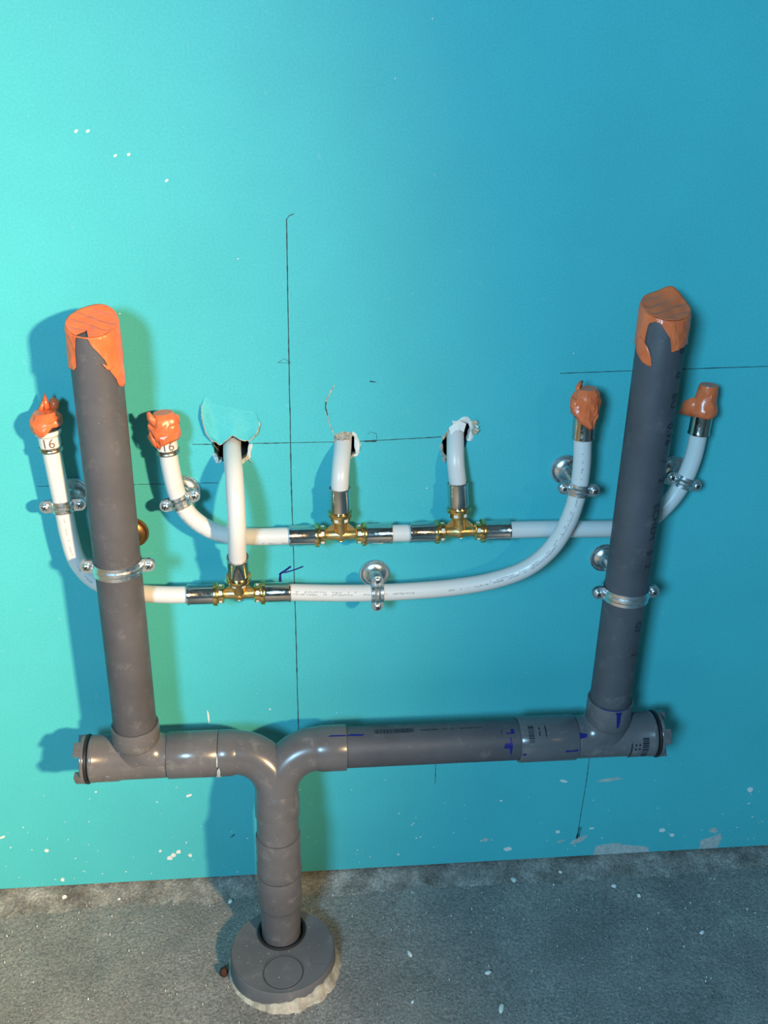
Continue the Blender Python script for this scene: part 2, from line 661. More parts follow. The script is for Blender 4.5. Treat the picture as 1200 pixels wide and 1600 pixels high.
def slab(outline, y0, y1):
    bm = bmesh.new()
    prism(bm, [V(x, y0, z) for x, z in outline], (0, y1 - y0, 0))
    return bm


# plaster splashes: the bigger ones singly, the specks together
BIG = [(-0.145, 0.158, 0.0046, 0.0016, 0.3), (-0.178, 0.051, 0.0036, 0.0036, 0), (-0.173, 0.056, 0.0034, 0.0034, 0), (-0.166, 0.061, 0.0034, 0.003, 0), (-0.150, 0.0535, 0.0026, 0.0026, 0),
       (-0.190, 0.0645, 0.002, 0.002, 0), (-0.325, 0.0225, 0.0026, 0.003, 0), (-0.340, 0.076, 0.0028, 0.0022, -0.5), (-0.394, 0.103, 0.004, 0.0018, 0.4), (-0.113, 0.284, 0.0012, 0.010, 0.05),
       (0.366, 0.151, 0.0058, 0.002, -0.3), (0.367, 0.060, 0.0034, 0.0024, 0), (0.416, 0.063, 0.0036, 0.0014, 0.1), (0.522, 0.052, 0.0046, 0.0032, 0.2), (0.538, 0.042, 0.0034, 0.0026, -0.3), (0.642, 0.119, 0.004, 0.0042, 0.4), (0.296, 0.033, 0.006, 0.0034, 0)]
for i, (x, z, a, b, rot) in enumerate(BIG):
    bm = slab(blob(x, z, a, b, 12, i + 1, 0.3, rot), 0.0002, -0.0007)
    obj('plaster_splash', bm, 'plaster', wall, 0)
SMEAR = [[(0.424, 0.0125), (0.4255, 0.029), (0.440, 0.0315), (0.458, 0.033), (0.466, 0.029), (0.503, 0.0225), (0.508, 0.0125)],
         [(0.584, 0.0125), (0.583, 0.029), (0.600, 0.034), (0.611, 0.040), (0.615, 0.031), (0.611, 0.013)]]
for s in SMEAR:
    obj('plaster_smear', slab(s, 0.0002, -0.0004), 'smear', wall, 0)
for i, (x, z, a, b, rot) in enumerate([(0.432, 0.149, 0.017, 0.0028, 0.12), (0.400, 0.043, 0.012, 0.004, 0.6), (0.372, 0.041, 0.006, 0.002, 0.3), (0.600, 0.046, 0.006, 0.005, 0), (0.262, 0.052, 0.006, 0.003, 0)]):
    obj('plaster_smear', slab(blob(x, z, a, b, 14, i + 30, 0.45, rot), 0.0002, -0.0003), 'smear', wall, 0)
bm = bmesh.new()
for i in range(150):
    x = rnd.uniform(-0.46, 0.72)
    z = 0.016 + abs(rnd.gauss(0, 0.085))
    if rnd.random() < 0.10:
        z = rnd.uniform(0.2, 1.1)
    s = rnd.uniform(0.0003, 0.0009) * (1.5 if rnd.random() < 0.12 else 1)
    prism(bm, [V(px, 0.0001, pz) for px, pz in blob(x, z, s * rnd.uniform(0.8, 1.9), s, 6, i, 0.3, rnd.uniform(-1, 1))], (0, -0.0005, 0))
for x, z in ((-0.201, 0.981), (-0.190, 0.981), (-0.166, 0.959), (-0.153, 0.960), (-0.118, 0.936)):
    prism(bm, [V(px, 0.0001, pz) for px, pz in blob(x, z, 0.0022, 0.0013, 6, x * 50, 0.3, 0.5)], (0, -0.0004, 0))
o = obj('plaster_specks', bm, 'plaster', wall, 0)
o['kind'] = 'stuff'


# torn edges of the three pipe holes
def torn_rim(loop, seed, lo, hi, a_from=-PI, a_to=PI, mat='gypsum', name='gypsum_edge', dep=0.003):
    """irregular broken crust around a hole; only between two angles"""
    cx = sum(p[0] for p in loop) / len(loop)
    cz = sum(p[1] for p in loop) / len(loop)
    bm = bmesh.new()
    rows = []
    for i, (x, z) in enumerate(loop):
        a = math.atan2(z - cz, x - cx)
        if not (a_from <= a <= a_to):
            rows.append(None)
            continue
        d = Vector((x - cx, z - cz)).normalized()
        wdt = lo + (hi - lo) * abs(nz(i * 0.9, seed, 1.7)) * 2.0
        hgt = dep * (0.4 + abs(nz(i * 0.8, seed, 8.1)) * 1.6)
        rows.append([bm.verts.new((x - d.x * 0.0006, 0.011, z - d.y * 0.0006)), bm.verts.new((x - d.x * 0.001, -0.0002, z - d.y * 0.001)),
                     bm.verts.new((x + d.x * wdt * 0.4, -hgt, z + d.y * wdt * 0.4)), bm.verts.new((x + d.x * wdt, 0.0003, z + d.y * wdt))])
    n = len(rows)
    for i in range(n):
        a, b = rows[i], rows[(i + 1) % n]
        if a and b:
            for k in range(3):
                bm.faces.new((a[k], b[k], b[k + 1], a[k + 1]))
    return obj(name, bm, mat, wall, 25)


torn_rim(HF[0], 1, 0.002, 0.004, -2.9, -2.0, 'gypsum')
torn_rim(HF[0], 2, 0.002, 0.005, -1.2, 0.35, 'gypsum')
torn_rim(HF[1], 3, 0.002, 0.005, -1.3, 1.2, 'gypsum', dep=0.003)
torn_rim(HF[1], 4, 0.001, 0.003, 1.9, 3.1, 'paper', 'torn_paper', 0.0015)
torn_rim(HF[2], 5, 0.003, 0.006, -0.1, 2.0, 'gypsum', dep=0.0035)
torn_rim(HF[2], 6, 0.0015, 0.004, 2.0, 3.14, 'paper', 'torn_paper', 0.002)
torn_rim(HF[2], 7, 0.0015, 0.004, -3.14, -2.2, 'paper', 'torn_paper', 0.002)


def shard(pts, mat='paper', name='paper_shard', th=0.0006):
    """scrap of torn board paper: outline points (x, y, z)"""
    bm = bmesh.new()
    P = [Vector(p) for p in pts]
    c = sum(P, V(0, 0, 0)) / len(P)
    vs = [bm.verts.new(p) for p in P]
    vb = [bm.verts.new(p + V(0, th, 0)) for p in P]
    a, b = bm.verts.new(c + V(0, -0.0012, 0)), bm.verts.new(c + V(0, -0.0012 + th, 0))
    n = len(P)
    for i in range(n):
        j = (i + 1) % n
        bm.faces.new((vs[i], vs[j], a))
        bm.faces.new((vb[j], vb[i], b))
        bm.faces.new((vs[i], vb[i], vb[j], vs[j]))
    obj(name, bm, mat, wall, 20)


shard([(0.205, -0.001, 0.679), (0.211, -0.005, 0.681), (0.2135, -0.004, 0.677), (0.208, -0.001, 0.672)])
shard([(0.207, -0.001, 0.672), (0.215, -0.006, 0.670), (0.212, -0.004, 0.664), (0.206, -0.001, 0.662)], 'paper')
shard([(0.209, -0.002, 0.676), (0.214, -0.007, 0.674), (0.212, -0.004, 0.671)], 'gypsum', 'gypsum_crumb')
shard([(0.176, -0.001, 0.640), (0.173, -0.003, 0.634), (0.178, -0.002, 0.628), (0.180, -0.001, 0.636)], 'paper')
shard([(-0.0885, -0.001, 0.662), (-0.085, -0.006, 0.655), (-0.080, -0.004, 0.648), (-0.0835, -0.001, 0.650)], 'paper')
shard([(-0.086, -0.001, 0.640), (-0.082, -0.004, 0.641), (-0.0815, -0.003, 0.634), (-0.085, -0.002, 0.633)], 'gypsum', 'gypsum_crumb')
shard([(-0.050, -0.001, 0.640), (-0.046, -0.004, 0.637), (-0.043, -0.003, 0.633), (-0.048, -0.001, 0.635)], 'gypsum', 'gypsum_crumb')
shard([(0.072, -0.001, 0.660), (0.077, -0.004, 0.657), (0.078, -0.004, 0.648), (0.074, -0.002, 0.642), (0.072, -0.001, 0.650)], 'gypsum', 'gypsum_crumb')
shard([(0.050, -0.001, 0.664), (0.053, -0.004, 0.658), (0.052, -0.003, 0.650), (0.049, -0.001, 0.653)], 'paper')


shard([(0.0500, 0.001, 0.6655), (0.0515, -0.006, 0.6600), (0.0545, -0.009, 0.6625), (0.0570, -0.010, 0.6605), (0.0610, -0.010, 0.6630), (0.0655, -0.009, 0.6610), (0.0685, -0.006, 0.6635), (0.0710, 0.001, 0.6670), (0.0600, 0.001, 0.6690)], 'paper')
shard([(0.180, -0.001, 0.671), (0.182, -0.006, 0.664), (0.187, -0.007, 0.669), (0.192, -0.007, 0.670), (0.197, -0.005, 0.667), (0.200, -0.001, 0.676), (0.190, -0.001, 0.680)], 'gypsum', 'gypsum_crumb')


def lifted_flap():
    """board paper burst outwards above the left pipe hole: hinged on top, raised at the rim"""
    left = [(-0.093, 0.713), (-0.0965, 0.702), (-0.0962, 0.688), (-0.0925, 0.670), (-0.087, 0.6605)]
    right = [(-0.046, 0.697), (-0.038, 0.690), (-0.0345, 0.679), (-0.038, 0.669), (-0.045, 0.6605)]
    nu, nv = 26, 16
    bm = bmesh.new()
    grid = []
    for j in range(nv + 1):
        v = j / nv
        l = Vector((interp([(k / 4, p[0]) for k, p in enumerate(left)], v), interp([(k / 4, p[1]) for k, p in enumerate(left)], v)))
        r_ = Vector((interp([(k / 4, p[0]) for k, p in enumerate(right)], v), interp([(k / 4, p[1]) for k, p in enumerate(right)], v)))
        row = []
        for i in range(nu + 1):
            u = i / nu
            p = l.lerp(r_, u)
            p.y += -0.003 * math.sin(PI * u) * (1 - v) + v * (0.0075 * math.exp(-((u - 0.55) / 0.16) ** 2) + 0.0012 * nz(u * 14, 2.2) - 0.004 * math.exp(-((u - 0.2) / 0.1) ** 2))
            edge = min(u, 1 - u)
            lift = 0.0075 * v ** 1.2 * (0.35 + 0.65 * math.sin(PI * u)) + 0.0062 * math.exp(-(u / 0.13) ** 2) * math.sin(PI * min(1, v * 0.9 + 0.03)) + 0.003 * math.exp(-((1 - u) / 0.12) ** 2) * math.sin(PI * v)
            lift += 0.0005 * nz(u * 5, v * 5, 3) * v
            row.append(bm.verts.new((p.x, 0.0012 * max(0.0, 1 - v * 5) * (1 - math.exp(-(u / 0.15) ** 2)) - 0.0003 - lift * (lambda q_: q_ * q_ * (3 - 2 * q_))(min(1.0, v * 1.25 + 0.9 * math.exp(-(u / 0.10) ** 2) * v)), p.y)))
        grid.append(row)
    for a, b in zip(grid, grid[1:]):
        for i in range(nu):
            bm.faces.new((a[i], a[i + 1], b[i + 1], b[i]))
    lip = [r_[0].co.copy() for r_ in grid[4:]] + [v_.co.copy() for v_ in grid[-1][1:]] + [r_[-1].co.copy() for r_ in grid[-2:6:-1]]
    o = obj('lifted_paper', bm, 'board', wall, 60)
    # pale torn lip along the free edge
    bm = bmesh.new()
    prev = None
    for co in lip:
        a_ = bm.verts.new(co)
        dd = V(co.x + 0.066, 0, co.z - 0.685).normalized() * (0.0010 + 0.0012 * abs(nz(co.x * 200, co.z * 200, 3)))
        b_ = bm.verts.new(co + dd + V(0, 0.0004, 0))
        if prev:
            bm.faces.new((prev[0], a_, b_, prev[1]))
        prev = (a_, b_)
    obj('torn_lip', bm, 'paper', wall, 0)
    return o


lifted_flap()

# ------------------------------------------------------------------ drain pipework
XL, XR, YD, ZD = -0.191, 0.387, -0.073, 0.283
XC = -0.026
drain = thing('drain_pipework', 'grey plastic drain with two upright taped pipes joined by a low horizontal run', 'pipe', (XC, -0.111, 0.0))


def standpipe(x, z0, zc, k, label):
    bm = bmesh.new()
    seg = 56
    rows = []
    for t in [i / 30 for i in range(31)]:
        row = []
        for i in range(seg):
            a = 2 * PI * i / seg
            top = zc - k * math.cos(a)
            row.append(bm.verts.new((x + 0.025 * math.sin(a), YD - 0.025 * math.cos(a), z0 + (top - z0) * t)))
        rows.append(row)
    for a, b in zip(rows, rows[1:]):
        for i in range(seg):
            bm.faces.new((a[i], a[(i + 1) % seg], b[(i + 1) % seg], b[i]))
    bm.faces.new(rows[0])
    bm.faces.new(rows[-1])
    o = obj('standpipe', bm, 'pipe_grey', drain)
    o['label'] = label
    return o


sp_left = standpipe(XL, 0.310, 0.8095, 0.009, 'dusty grey upright pipe')
sp_right = standpipe(XR, 0.318, 0.8240, 0.009, 'dark grey upright pipe with printed lettering')


def tee(x, s, xa, xb, zs, xsock):
    """s = +1: the branch sweeps towards +x; xa..xb run, xsock start of the widened plug end"""
    bm = bmesh.new()
    lo, hi = min(xa, xb), max(xa, xb)
    # run
    if s > 0:      # plug end on the left
        prof = [(0.0252, 0.0), (0.0277, 0.001), (0.0282, 0.002), (0.0282, 0.006), (0.0278, 0.0065), (0.0278, xsock - lo), (0.0266, xsock - lo + 0.004), (0.0264, hi - lo - 0.003), (0.0258, hi - lo), (0.02, hi - lo)]
        lathe(bm, (lo, YD, ZD), (1, 0, 0), prof, 56)
    else:
        prof = [(0.02, 0), (0.0258, 0.0), (0.0264, 0.003), (0.0266, xsock - lo - 0.004), (0.0278, xsock - lo), (0.0278, hi - lo - 0.0065), (0.0282, hi - lo - 0.006), (0.0282, hi - lo - 0.002), (0.0277, hi - lo - 0.001), (0.0252, hi - lo)]
        lathe(bm, (lo, YD, ZD), (1, 0, 0), prof, 56)
    # branch socket with an open rim around the pipe
    lathe(bm, (x, YD, ZD), (0, 0, 1), [(0.0262, 0.0), (0.0262, 0.021), (0.0268, 0.0225), (0.0279, 0.026), (0.0279, zs - ZD - 0.001), (0.0274, zs - ZD), (0.0256, zs - ZD), (0.0252, zs - ZD - 0.004)], 56)
    # swept throat
    pts = []
    rr = 0.034
    for i in range(13):
        t = i / 12 * PI / 2
        pts.append((x + s * (rr - rr * math.cos(t)), YD, ZD + rr - rr * math.sin(t)))
    sweep(bm, pts, 0.0260, 48)
    o = obj('tee_fitting', bm, 'fit_grey', drain)
    # fine mould bead where the socket meets the body
    b2 = bmesh.new()
    lathe(b2, (x, YD, ZD), (0, 0, 1), [(0.0270, 0.0228), (0.0274, 0.0236), (0.0276, 0.0244)], 56)
    obj('mould_bead', b2, 'fit_grey', o)
    return o


tee_l = tee(XL, 1, -0.247, -0.1565, 0.3320, -0.214)
tee_r = tee(XR, -1, 0.3475, 0.4475, 0.3400, 0.4140)


def plug(x, s, ang0):
    """screw plug closing a tee end; s = outward direction"""
    bm = bmesh.new()
    lathe(bm, (x, YD, ZD), (s, 0, 0), [(0.0, 0.004), (0.0285, 0.004), (0.0290, 0.005), (0.0290, 0.0075), (0.0280, 0.0085), (0.0235, 0.0085), (0.0225, 0.006), (0.0, 0.006)], 56)
    o = obj('screw_plug', bm, 'fit_grey', drain)
    b = bmesh.new()
    lathe(b, (x, YD, ZD), (s, 0, 0), [(0.0262, 0.0), (0.0292, 0.0006), (0.0296, 0.0022), (0.0292, 0.0038), (0.0262, 0.0042)], 56)
    obj('gasket', b, 'rubber_and_gaps', o)
    for k in range(4):
        a0 = ang0 + k * PI / 2 - R(19)
        b = bmesh.new()
        lathe(b, (x, YD, ZD), (s, 0, 0), [(0.0195, 0.006), (0.0287, 0.006), (0.0287, 0.0150), (0.0282, 0.0155), (0.0200, 0.0155), (0.0195, 0.0150)], 8, a0, a0 + R(38), closed=True)
        obj('lug', b, 'fit_grey', o, 30)
    return o


plug(-0.247, -1, R(62))
plug(0.4475, 1, R(62))


def ring_part(name, x0, x1, r, mat='fit_grey', lip=True):
    bm = bmesh.new()
    L = x1 - x0
    lathe(bm, (x0, YD, ZD), (1, 0, 0), [(0.0252, 0.0003), (r - 0.0008, 0.0), (r, 0.0012), (r, L - 0.0012), (r - 0.0008, L), (0.0252, L - 0.0003)], 56)
    return obj(name, bm, mat, drain)


coup_l = ring_part('coupling', -0.1555, -0.0955, 0.0280)
coup_r = ring_part('coupling', 0.2735, 0.3465, 0.0282)
bm = bmesh.new()
lathe(bm, (0.040, YD, ZD), (1, 0, 0), [(0.0, 0), (0.025, 0), (0.025, 0.06), (0.025, 0.12), (0.025, 0.18), (0.025, 0.245), (0.0, 0.245)], 56)
cross = obj('cross_pipe', bm, 'pipe_grey', drain)
cross['label'] = 'dark grey horizontal pipe with barcode print'
bm = bmesh.new()
lathe(bm, (-0.168, YD, ZD), (1, 0, 0), [(0.0252, 0), (0.0252, 0.09)], 48)
obj('joint_liner', bm, 'pipe_grey', drain)

# double elbow: two bends meeting over the riser, tipped a little forwards
TIL = R(20)
dn = V(0, -math.sin(TIL), -math.cos(TIL))
O = V(XC, YD, ZD)
bm = bmesh.new()
RB = 0.050
for s in (-1, 1):
    pts = []
    for i in range(19):
        t = i / 18 * PI / 2
        cc = O + V(s * RB, 0, 0) + dn * RB
        pts.append(cc - V(s, 0, 0) * (RB * math.sin(t)) - dn * (RB * math.cos(t)))
    pts = [pts[0] + V(s * 0.004, 0, 0)] + pts + [pts[-1] + dn * 0.006]
    sweep(bm, pts, 0.0265, 48)
lathe(bm, O + V(-0.0948 + 0.026, 0, 0), (1, 0, 0), [(0.0252, 0.0), (0.0275, 0.0), (0.0279, 0.0010), (0.0279, 0.0150), (0.0267, 0.0200), (0.0262, 0.022)], 56)
lathe(bm, O + V(0.048, 0, 0), (1, 0, 0), [(0.0262, 0.0), (0.0267, 0.002), (0.0280, 0.007), (0.0280, 0.0365), (0.0276, 0.0375), (0.0254, 0.0375), (0.0252, 0.034)], 56)
lathe(bm, O, dn, [(0.0262, 0.050), (0.0268, 0.054), (0.0274, 0.058), (0.0274, 0.0805), (0.0268, 0.0815), (0.0254, 0.0815)], 56)
elbow = obj('double_elbow', bm, 'fit_grey', drain)
elbow['label'] = 'glossy grey double bend turning both runs downwards'

# riser: short angled bend, sleeve, lower socket
e0 = O + dn * 0.078
bm = bmesh.new()
yr = -0.1115
pth = cr([e0, O + dn * 0.096, V(XC, yr + 0.001, 0.182), V(XC, yr, 0.170)], 0.002)
sweep(bm, pth, 0.0260, 48)
obj('angled_bend', bm, 'fit_grey', drain)
bm = bmesh.new()
lathe(bm, (XC, yr, 0.1875), (0, 0, -1), [(0.0250, 0.0), (0.0268, 0.0), (0.0275, 0.0012), (0.0275, 0.020), (0.0275, 0.044), (0.0281, 0.046), (0.0282, 0.0575), (0.0276, 0.059), (0.0254, 0.059)], 56)
obj('riser_sleeve', bm, 'fit_grey', drain)
bm = bmesh.new()
lathe(bm, (XC, yr, 0.1272), (0, 0, -1), [(0.0254, 0.0), (0.0272, 0.0), (0.0276, 0.001), (0.0277, 0.046), (0.0270, 0.050), (0.0256, 0.053), (0.0252, 0.056), (0.0252, 0.118), (0.0, 0.118)], 56)
rs = obj('riser_socket', bm, 'fit_grey', drain)
bm = bmesh.new()
lathe(bm, V(XC - 0.0050, yr - 0.0272, 0.090), (0, -1, 0), [(0.0034, 0), (0.0034, 0.0004), (0.0026, 0.0006), (0.0012, 0.0003), (0.0010, 0.0010), (0.0, 0.0011)], 20, n=(0, 0, 1))
obj('mould_mark', bm, 'fit_grey', rs)
bm = bmesh.new()
lathe(bm, (XC, yr, 0.1282), (0, 0, -1), [(0.0270, -0.0004), (0.0274, 0.0), (0.0270, 0.0012)], 48)
obj('joint_gap', bm, 'rubber_and_gaps', drain)

# glue runs
bm = bmesh.new()
for k, (x, th, a, b) in enumerate([(-0.0945, -20, 0.0022, 0.008), (-0.094, -38, 0.003, 0.005), (-0.0955, 20, 0.0008, 0.010)]):
    p = flat_poly([blob(0, 0, a, b, 12, k + 4, 0.4)], 0.002)
    for v in p.verts:
        v.co.z = 0.0006
    wrap(p, (x, YD, ZD), (1, 0, 0), (0, 0, 1), 0.0280, R(th))
    me_ = bpy.data.meshes.new('t')
    p.to_mesh(me_)
    p.free()
    bm.from_mesh(me_)
    bpy.data.meshes.remove(me_)
o = obj('glue_run', bm, 'smear', drain)
o['kind'] = 'stuff'


def on_x(name, parent, outl, x, th, r, mat, lift=0.0004):
    """flat print or ink on a horizontal pipe: outline u along x, v around (mm)"""
    p = flat_poly(outl, 0.004)
    for v in p.verts:
        v.co.z = lift
    wrap(p, (x, YD, ZD), (1, 0, 0), (0, 0, 1), r, R(th))
    return obj(name, p, mat, parent, 0)


def on_z(name, parent, outl, x, z, th, r, mat, lift=0.0004):
    p = flat_poly(outl, 0.003)
    for v in p.verts:
        v.co.z = lift
    wrap(p, (x, YD, z), (0, 0, 1), (1, 0, 0), r, R(th))
    return obj(name, p, mat, parent, 0)


def bars(n, length, h, seed, along=True):
    q = random.Random(seed)
    out = []
    t = 0.0
    ws = [(q.choice((1, 1, 2, 3)), q.choice((1, 1, 2))) for _ in range(n)]
    tot = sum(a + b for a, b in ws)
    for a, b in ws:
        u0, u1 = t / tot * length, (t + a) / tot * length
        t += a + b
        out.append([(u0, -h / 2), (u1, -h / 2), (u1, h / 2), (u0, h / 2)] if along else [(-h / 2, u0), (h / 2, u0), (h / 2, u1), (-h / 2, u1)])
    return out


def dashes(n, length, h, seed):
    q = random.Random(seed)
    out = []
    t = 0.0
    while t < length:
        w_ = q.uniform(0.0006, 0.0016)
        y0 = q.uniform(-h / 2, -h * 0.1)
        y1 = q.uniform(h * 0.1, h / 2)
        out.append([(t, y0), (t + w_, y0), (t + w_, y1), (t, y1)])
        t += w_ + q.uniform(0.0003, 0.0011) + (0.003 if q.random() < 0.12 else 0)
    return out


o = on_x('barcode', cross, bars(26, 0.048, 0.0065, 3), 0.094, 80, 0.025, 'print')
o['kind'] = 'stuff'
o = on_x('printed_line', cross, dashes(0, 0.078, 0.0024, 5), 0.150, 79, 0.025, 'print')
o['kind'] = 'stuff'
on_x('marker_stroke', cross, [[(0, -0.011), (0.0014, -0.012), (0.003, 0.0), (0.0016, 0.011), (0.0002, 0.010), (-0.001, 0.0)]], 0.2595, 21, 0.025, 'ink')
on_x('marker_stroke', cross, [[(-0.0075, -0.003), (0.0, -0.0035), (0.0, 0.003), (-0.006, 0.0035)]], 0.2590, 22, 0.025, 'ink')
for k, pl in enumerate([[(0, 0), (0.0008, 0), (0.0008, 0.006), (0, 0.006)], [(0.0, 0), (0.010, 0), (0.010, 0.0014), (0, 0.0014)], [(0.006, 0.0), (0.010, 0.0), (0.010, 0.006), (0.006, 0.006)]]):
    on_x('marker_stroke', cross, [pl], 0.2555 + (-0.006 if k == 0 else 0), 55, 0.025, 'ink')
on_x('marker_stroke', cross, [[(-0.004, -0.001), (0.016, -0.0018), (0.020, 0.0004), (0.002, 0.0014)]], 0.0625, 72, 0.0252, 'ink')
on_x('marker_stroke', elbow, [[(-0.022, -0.0008), (0.0, -0.0012), (0.0, 0.0006), (-0.018, 0.001)]], 0.0585, 68, 0.0280, 'ink')
o = on_x('barcode', coup_r, [[(v, -u) for u, v in q] for q in bars(12, 0.022, 0.0070, 8)], 0.2860, 72, 0.0282, 'print')
o['kind'] = 'stuff'
o = on_x('printed_line', coup_r, [[(0.0000, -0.003), (0.0016, -0.003), (0.0016, 0.003), (0, 0.003)], [(0.0, 0.005), (0.0016, 0.005), (0.0016, 0.008), (0, 0.008)], [(0.008, -0.004), (0.0096, -0.004), (0.0096, 0.010), (0.008, 0.010)]], 0.2955, 50, 0.0282, 'print')
o['kind'] = 'stuff'
on_x('marker_stroke', coup_r, [[(-0.0155, -0.0016), (0.0, -0.0012), (0.002, 0.0005), (0.0, 0.0018), (-0.007, 0.0004), (-0.014, 0.0012)]], 0.3430, 3, 0.0282, 'ink')
on_x('marker_stroke', coup_r, [[(0.0, -0.0012), (0.0045, -0.0012), (0.0045, 0.0012), (0, 0.0012)]], 0.2745, -2, 0.0282, 'ink')
on_x('marker_stroke', tee_r, [[(0.0, -0.0035), (0.008, -0.002), (0.009, 0.002), (0.0, 0.004)]], 0.3470, 40, 0.0264, 'ink', 0.0006)
on_z('marker_stroke', tee_r, [[(-0.022, -0.0012), (-0.002, -0.0035), (0.0, -0.005), (0.0015, -0.005), (0.0015, 0.003), (0.0, 0.003), (-0.006, 0.0020), (-0.012, 0.0026), (-0.021, 0.0012)]], XR, 0.337, 6, 0.0279, 'ink')
on_z('marker_stroke', tee_r, [[(0.0, -0.022), (0.0012, -0.022), (0.0014, 0.016), (0.0, 0.016)]], XR, 0.3395, 4, 0.0272, 'ink', 0.0004)
o = on_x('barcode', tee_r, [[(v, -u) for u, v in q] for q in bars(11, 0.030, 0.0080, 12)], 0.4300, 28, 0.0279, 'print')
o['kind'] = 'stuff'
o = on_x('printed_line', tee_r, [[(0.0 + dx, dv), (0.0022 + dx, dv), (0.0022 + dx, dv + 0.0026), (dx, dv + 0.0026)] for dx in (0, 0.0048) for dv in (0.0, 0.006)] + [[(-0.0050, -0.018), (-0.0034, -0.018), (-0.0034, 0.010), (-0.0050, 0.010)]], 0.4165, -5, 0.0279, 'print')
o['kind'] = 'stuff'
# embossed maker's ring on the left tee
bm = bmesh.new()
lathe(bm, (0, 0, 0), (0, 0, 1), [(0.0052, 0.0001), (0.0056, 0.0005), (0.0060, 0.0001)], 24)
lathe(bm, (0, 0, 0), (0, 0, 1), [(0.0022, 0.0001), (0.0026, 0.0005), (0.0030, 0.0001)], 18)
wrap(bm, (-0.224, YD, ZD), (1, 0, 0), (0, 0, 1), 0.0278, R(-22))
obj('embossed_mark', bm, 'fit_grey', tee_l)


# lettering on the right upright: read downwards, letter tops to the right
def pipe_text(s, size, z, th, parent, mat='print', sx=1.0):
    bm = text_bm(s, size)
    refine(bm, 0.003)
    for v in bm.verts:
        v.co = V(v.co.x * sx, v.co.y, 0.0004)
    wrap(bm, (XR, YD, z), (0, 0, -1), (1, 0, 0), 0.025, R(th - 5))
    return obj('lettering', bm, mat, parent, 0)


pipe_text('B', 0.0150, 0.785, 47, sp_right)
pipe_text('0', 0.0150, 0.758, 46, sp_right)
pipe_text('EU', 0.0150, 0.730, 44, sp_right)
pipe_text('0.76', 0.0150, 0.693, 43, sp_right, sx=1.0)
pipe_text('/', 0.0150, 0.662, 41, sp_right)
pipe_text('2', 0.0140, 0.640, 40, sp_right)
pipe_text('ECHEM', 0.0140, 0.590, 37, sp_right)
pipe_text('S', 0.0130, 0.552, 36, sp_right)
pipe_text('2', 0.0120, 0.535, 36, sp_right)
pipe_text('G3', 0.0130, 0.455, 34, sp_right, sx=0.9)
pipe_text('2', 0.0110, 0.417, 33, sp_right)

# ------------------------------------------------------------------ socket in the floor
HT = 0.025
sock = thing('floor_socket', 'round dark grey drain socket in the concrete floor with an off-centre pipe hole', 'drain socket', (DC.x, DC.y, 0.0))
bm = bmesh.new()
lathe(bm, (DC.x, DC.y, 0), (0, 0, 1), [(0.0672, -0.01), (0.0668, 0.006), (0.0660, HT - 0.003), (0.0645, HT - 0.0002), (0.0636, HT - 0.0014)], 72)
obj('socket_wall', bm, 'lid_grey', sock)
bm = bmesh.new()
HC = V(-0.0255, -0.1115, 0)
lp = [(DC.x + 0.0640 * math.cos(2 * PI * i / 72), DC.y + 0.0640 * math.sin(2 * PI * i / 72)) for i in range(72)]
hl = [(HC.x + 0.0310 * math.cos(2 * PI * i / 48), HC.y + 0.0310 * math.sin(2 * PI * i / 48)) for i in range(48)]
edges = []
for L in (lp, hl):
    vs = [bm.verts.new((x, y, HT - 0.0008)) for x, y in L]
    edges += [bm.edges.new((vs[i], vs[(i + 1) % len(vs)])) for i in range(len(vs))]
r = bmesh.ops.triangle_fill(bm, edges=edges, use_beauty=True)
fs = [f for f in r['geom'] if isinstance(f, bmesh.types.BMFace)]
ex = bmesh.ops.extrude_face_region(bm, geom=fs)
bmesh.ops.translate(bm, verts=[v for v in ex['geom'] if isinstance(v, bmesh.types.BMVert)], vec=(0, 0, -0.005))
lid = obj('lid', bm, 'lid_grey', sock, 30)
bm = bmesh.new()
KC = V(-0.0235, -0.1755, HT - 0.0008)
lathe(bm, KC, (0, 0, 1), [(0.0246, 0.0), (0.0250, 0.0007), (0.0258, 0.0007), (0.0262, 0.0)], 64, n=(0, -1, 0))
obj('knockout_ring', bm, 'fit_grey', lid)
bm = bmesh.new()
lathe(bm, KC, (0, 0, 1), [(0.0238, 0.0001), (0.0246, 0.0002)], 64, n=(0, -1, 0))
obj('knockout_groove', bm, 'rubber_and_gaps', lid)
bm = bmesh.new()
for a, b in (((0.010, -0.150), (0.012, -0.166)), ((0.012, -0.166), (0.031, -0.168))):
    d = (Vector(b) - Vector(a)).normalized()
    n_ = Vector((-d.y, d.x)) * 0.0004
    vs = [bm.verts.new((p.x, p.y, HT - 0.0006)) for p in (Vector(a) + n_, Vector(b) + n_, Vector(b) - n_, Vector(a) - n_)]
    bm.faces.new(vs)
o = obj('mould_line', bm, 'fit_grey', lid, 0)
o['kind'] = 'stuff'
bm = bmesh.new()
lathe(bm, HC, (0, 0, 1), [(0.0312, HT - 0.003), (0.0316, HT + 0.0006), (0.0300, HT + 0.0016), (0.0276, HT + 0.0004), (0.0266, HT - 0.004), (0.0262, HT - 0.010), (0.0312, HT - 0.010)], 48, n=(0, -1, 0))
obj('rubber_seal', bm, 'rubber_and_gaps', sock)
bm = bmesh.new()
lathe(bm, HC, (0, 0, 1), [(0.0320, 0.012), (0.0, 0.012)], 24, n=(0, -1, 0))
obj('socket_inside', bm, 'cavity', sock)
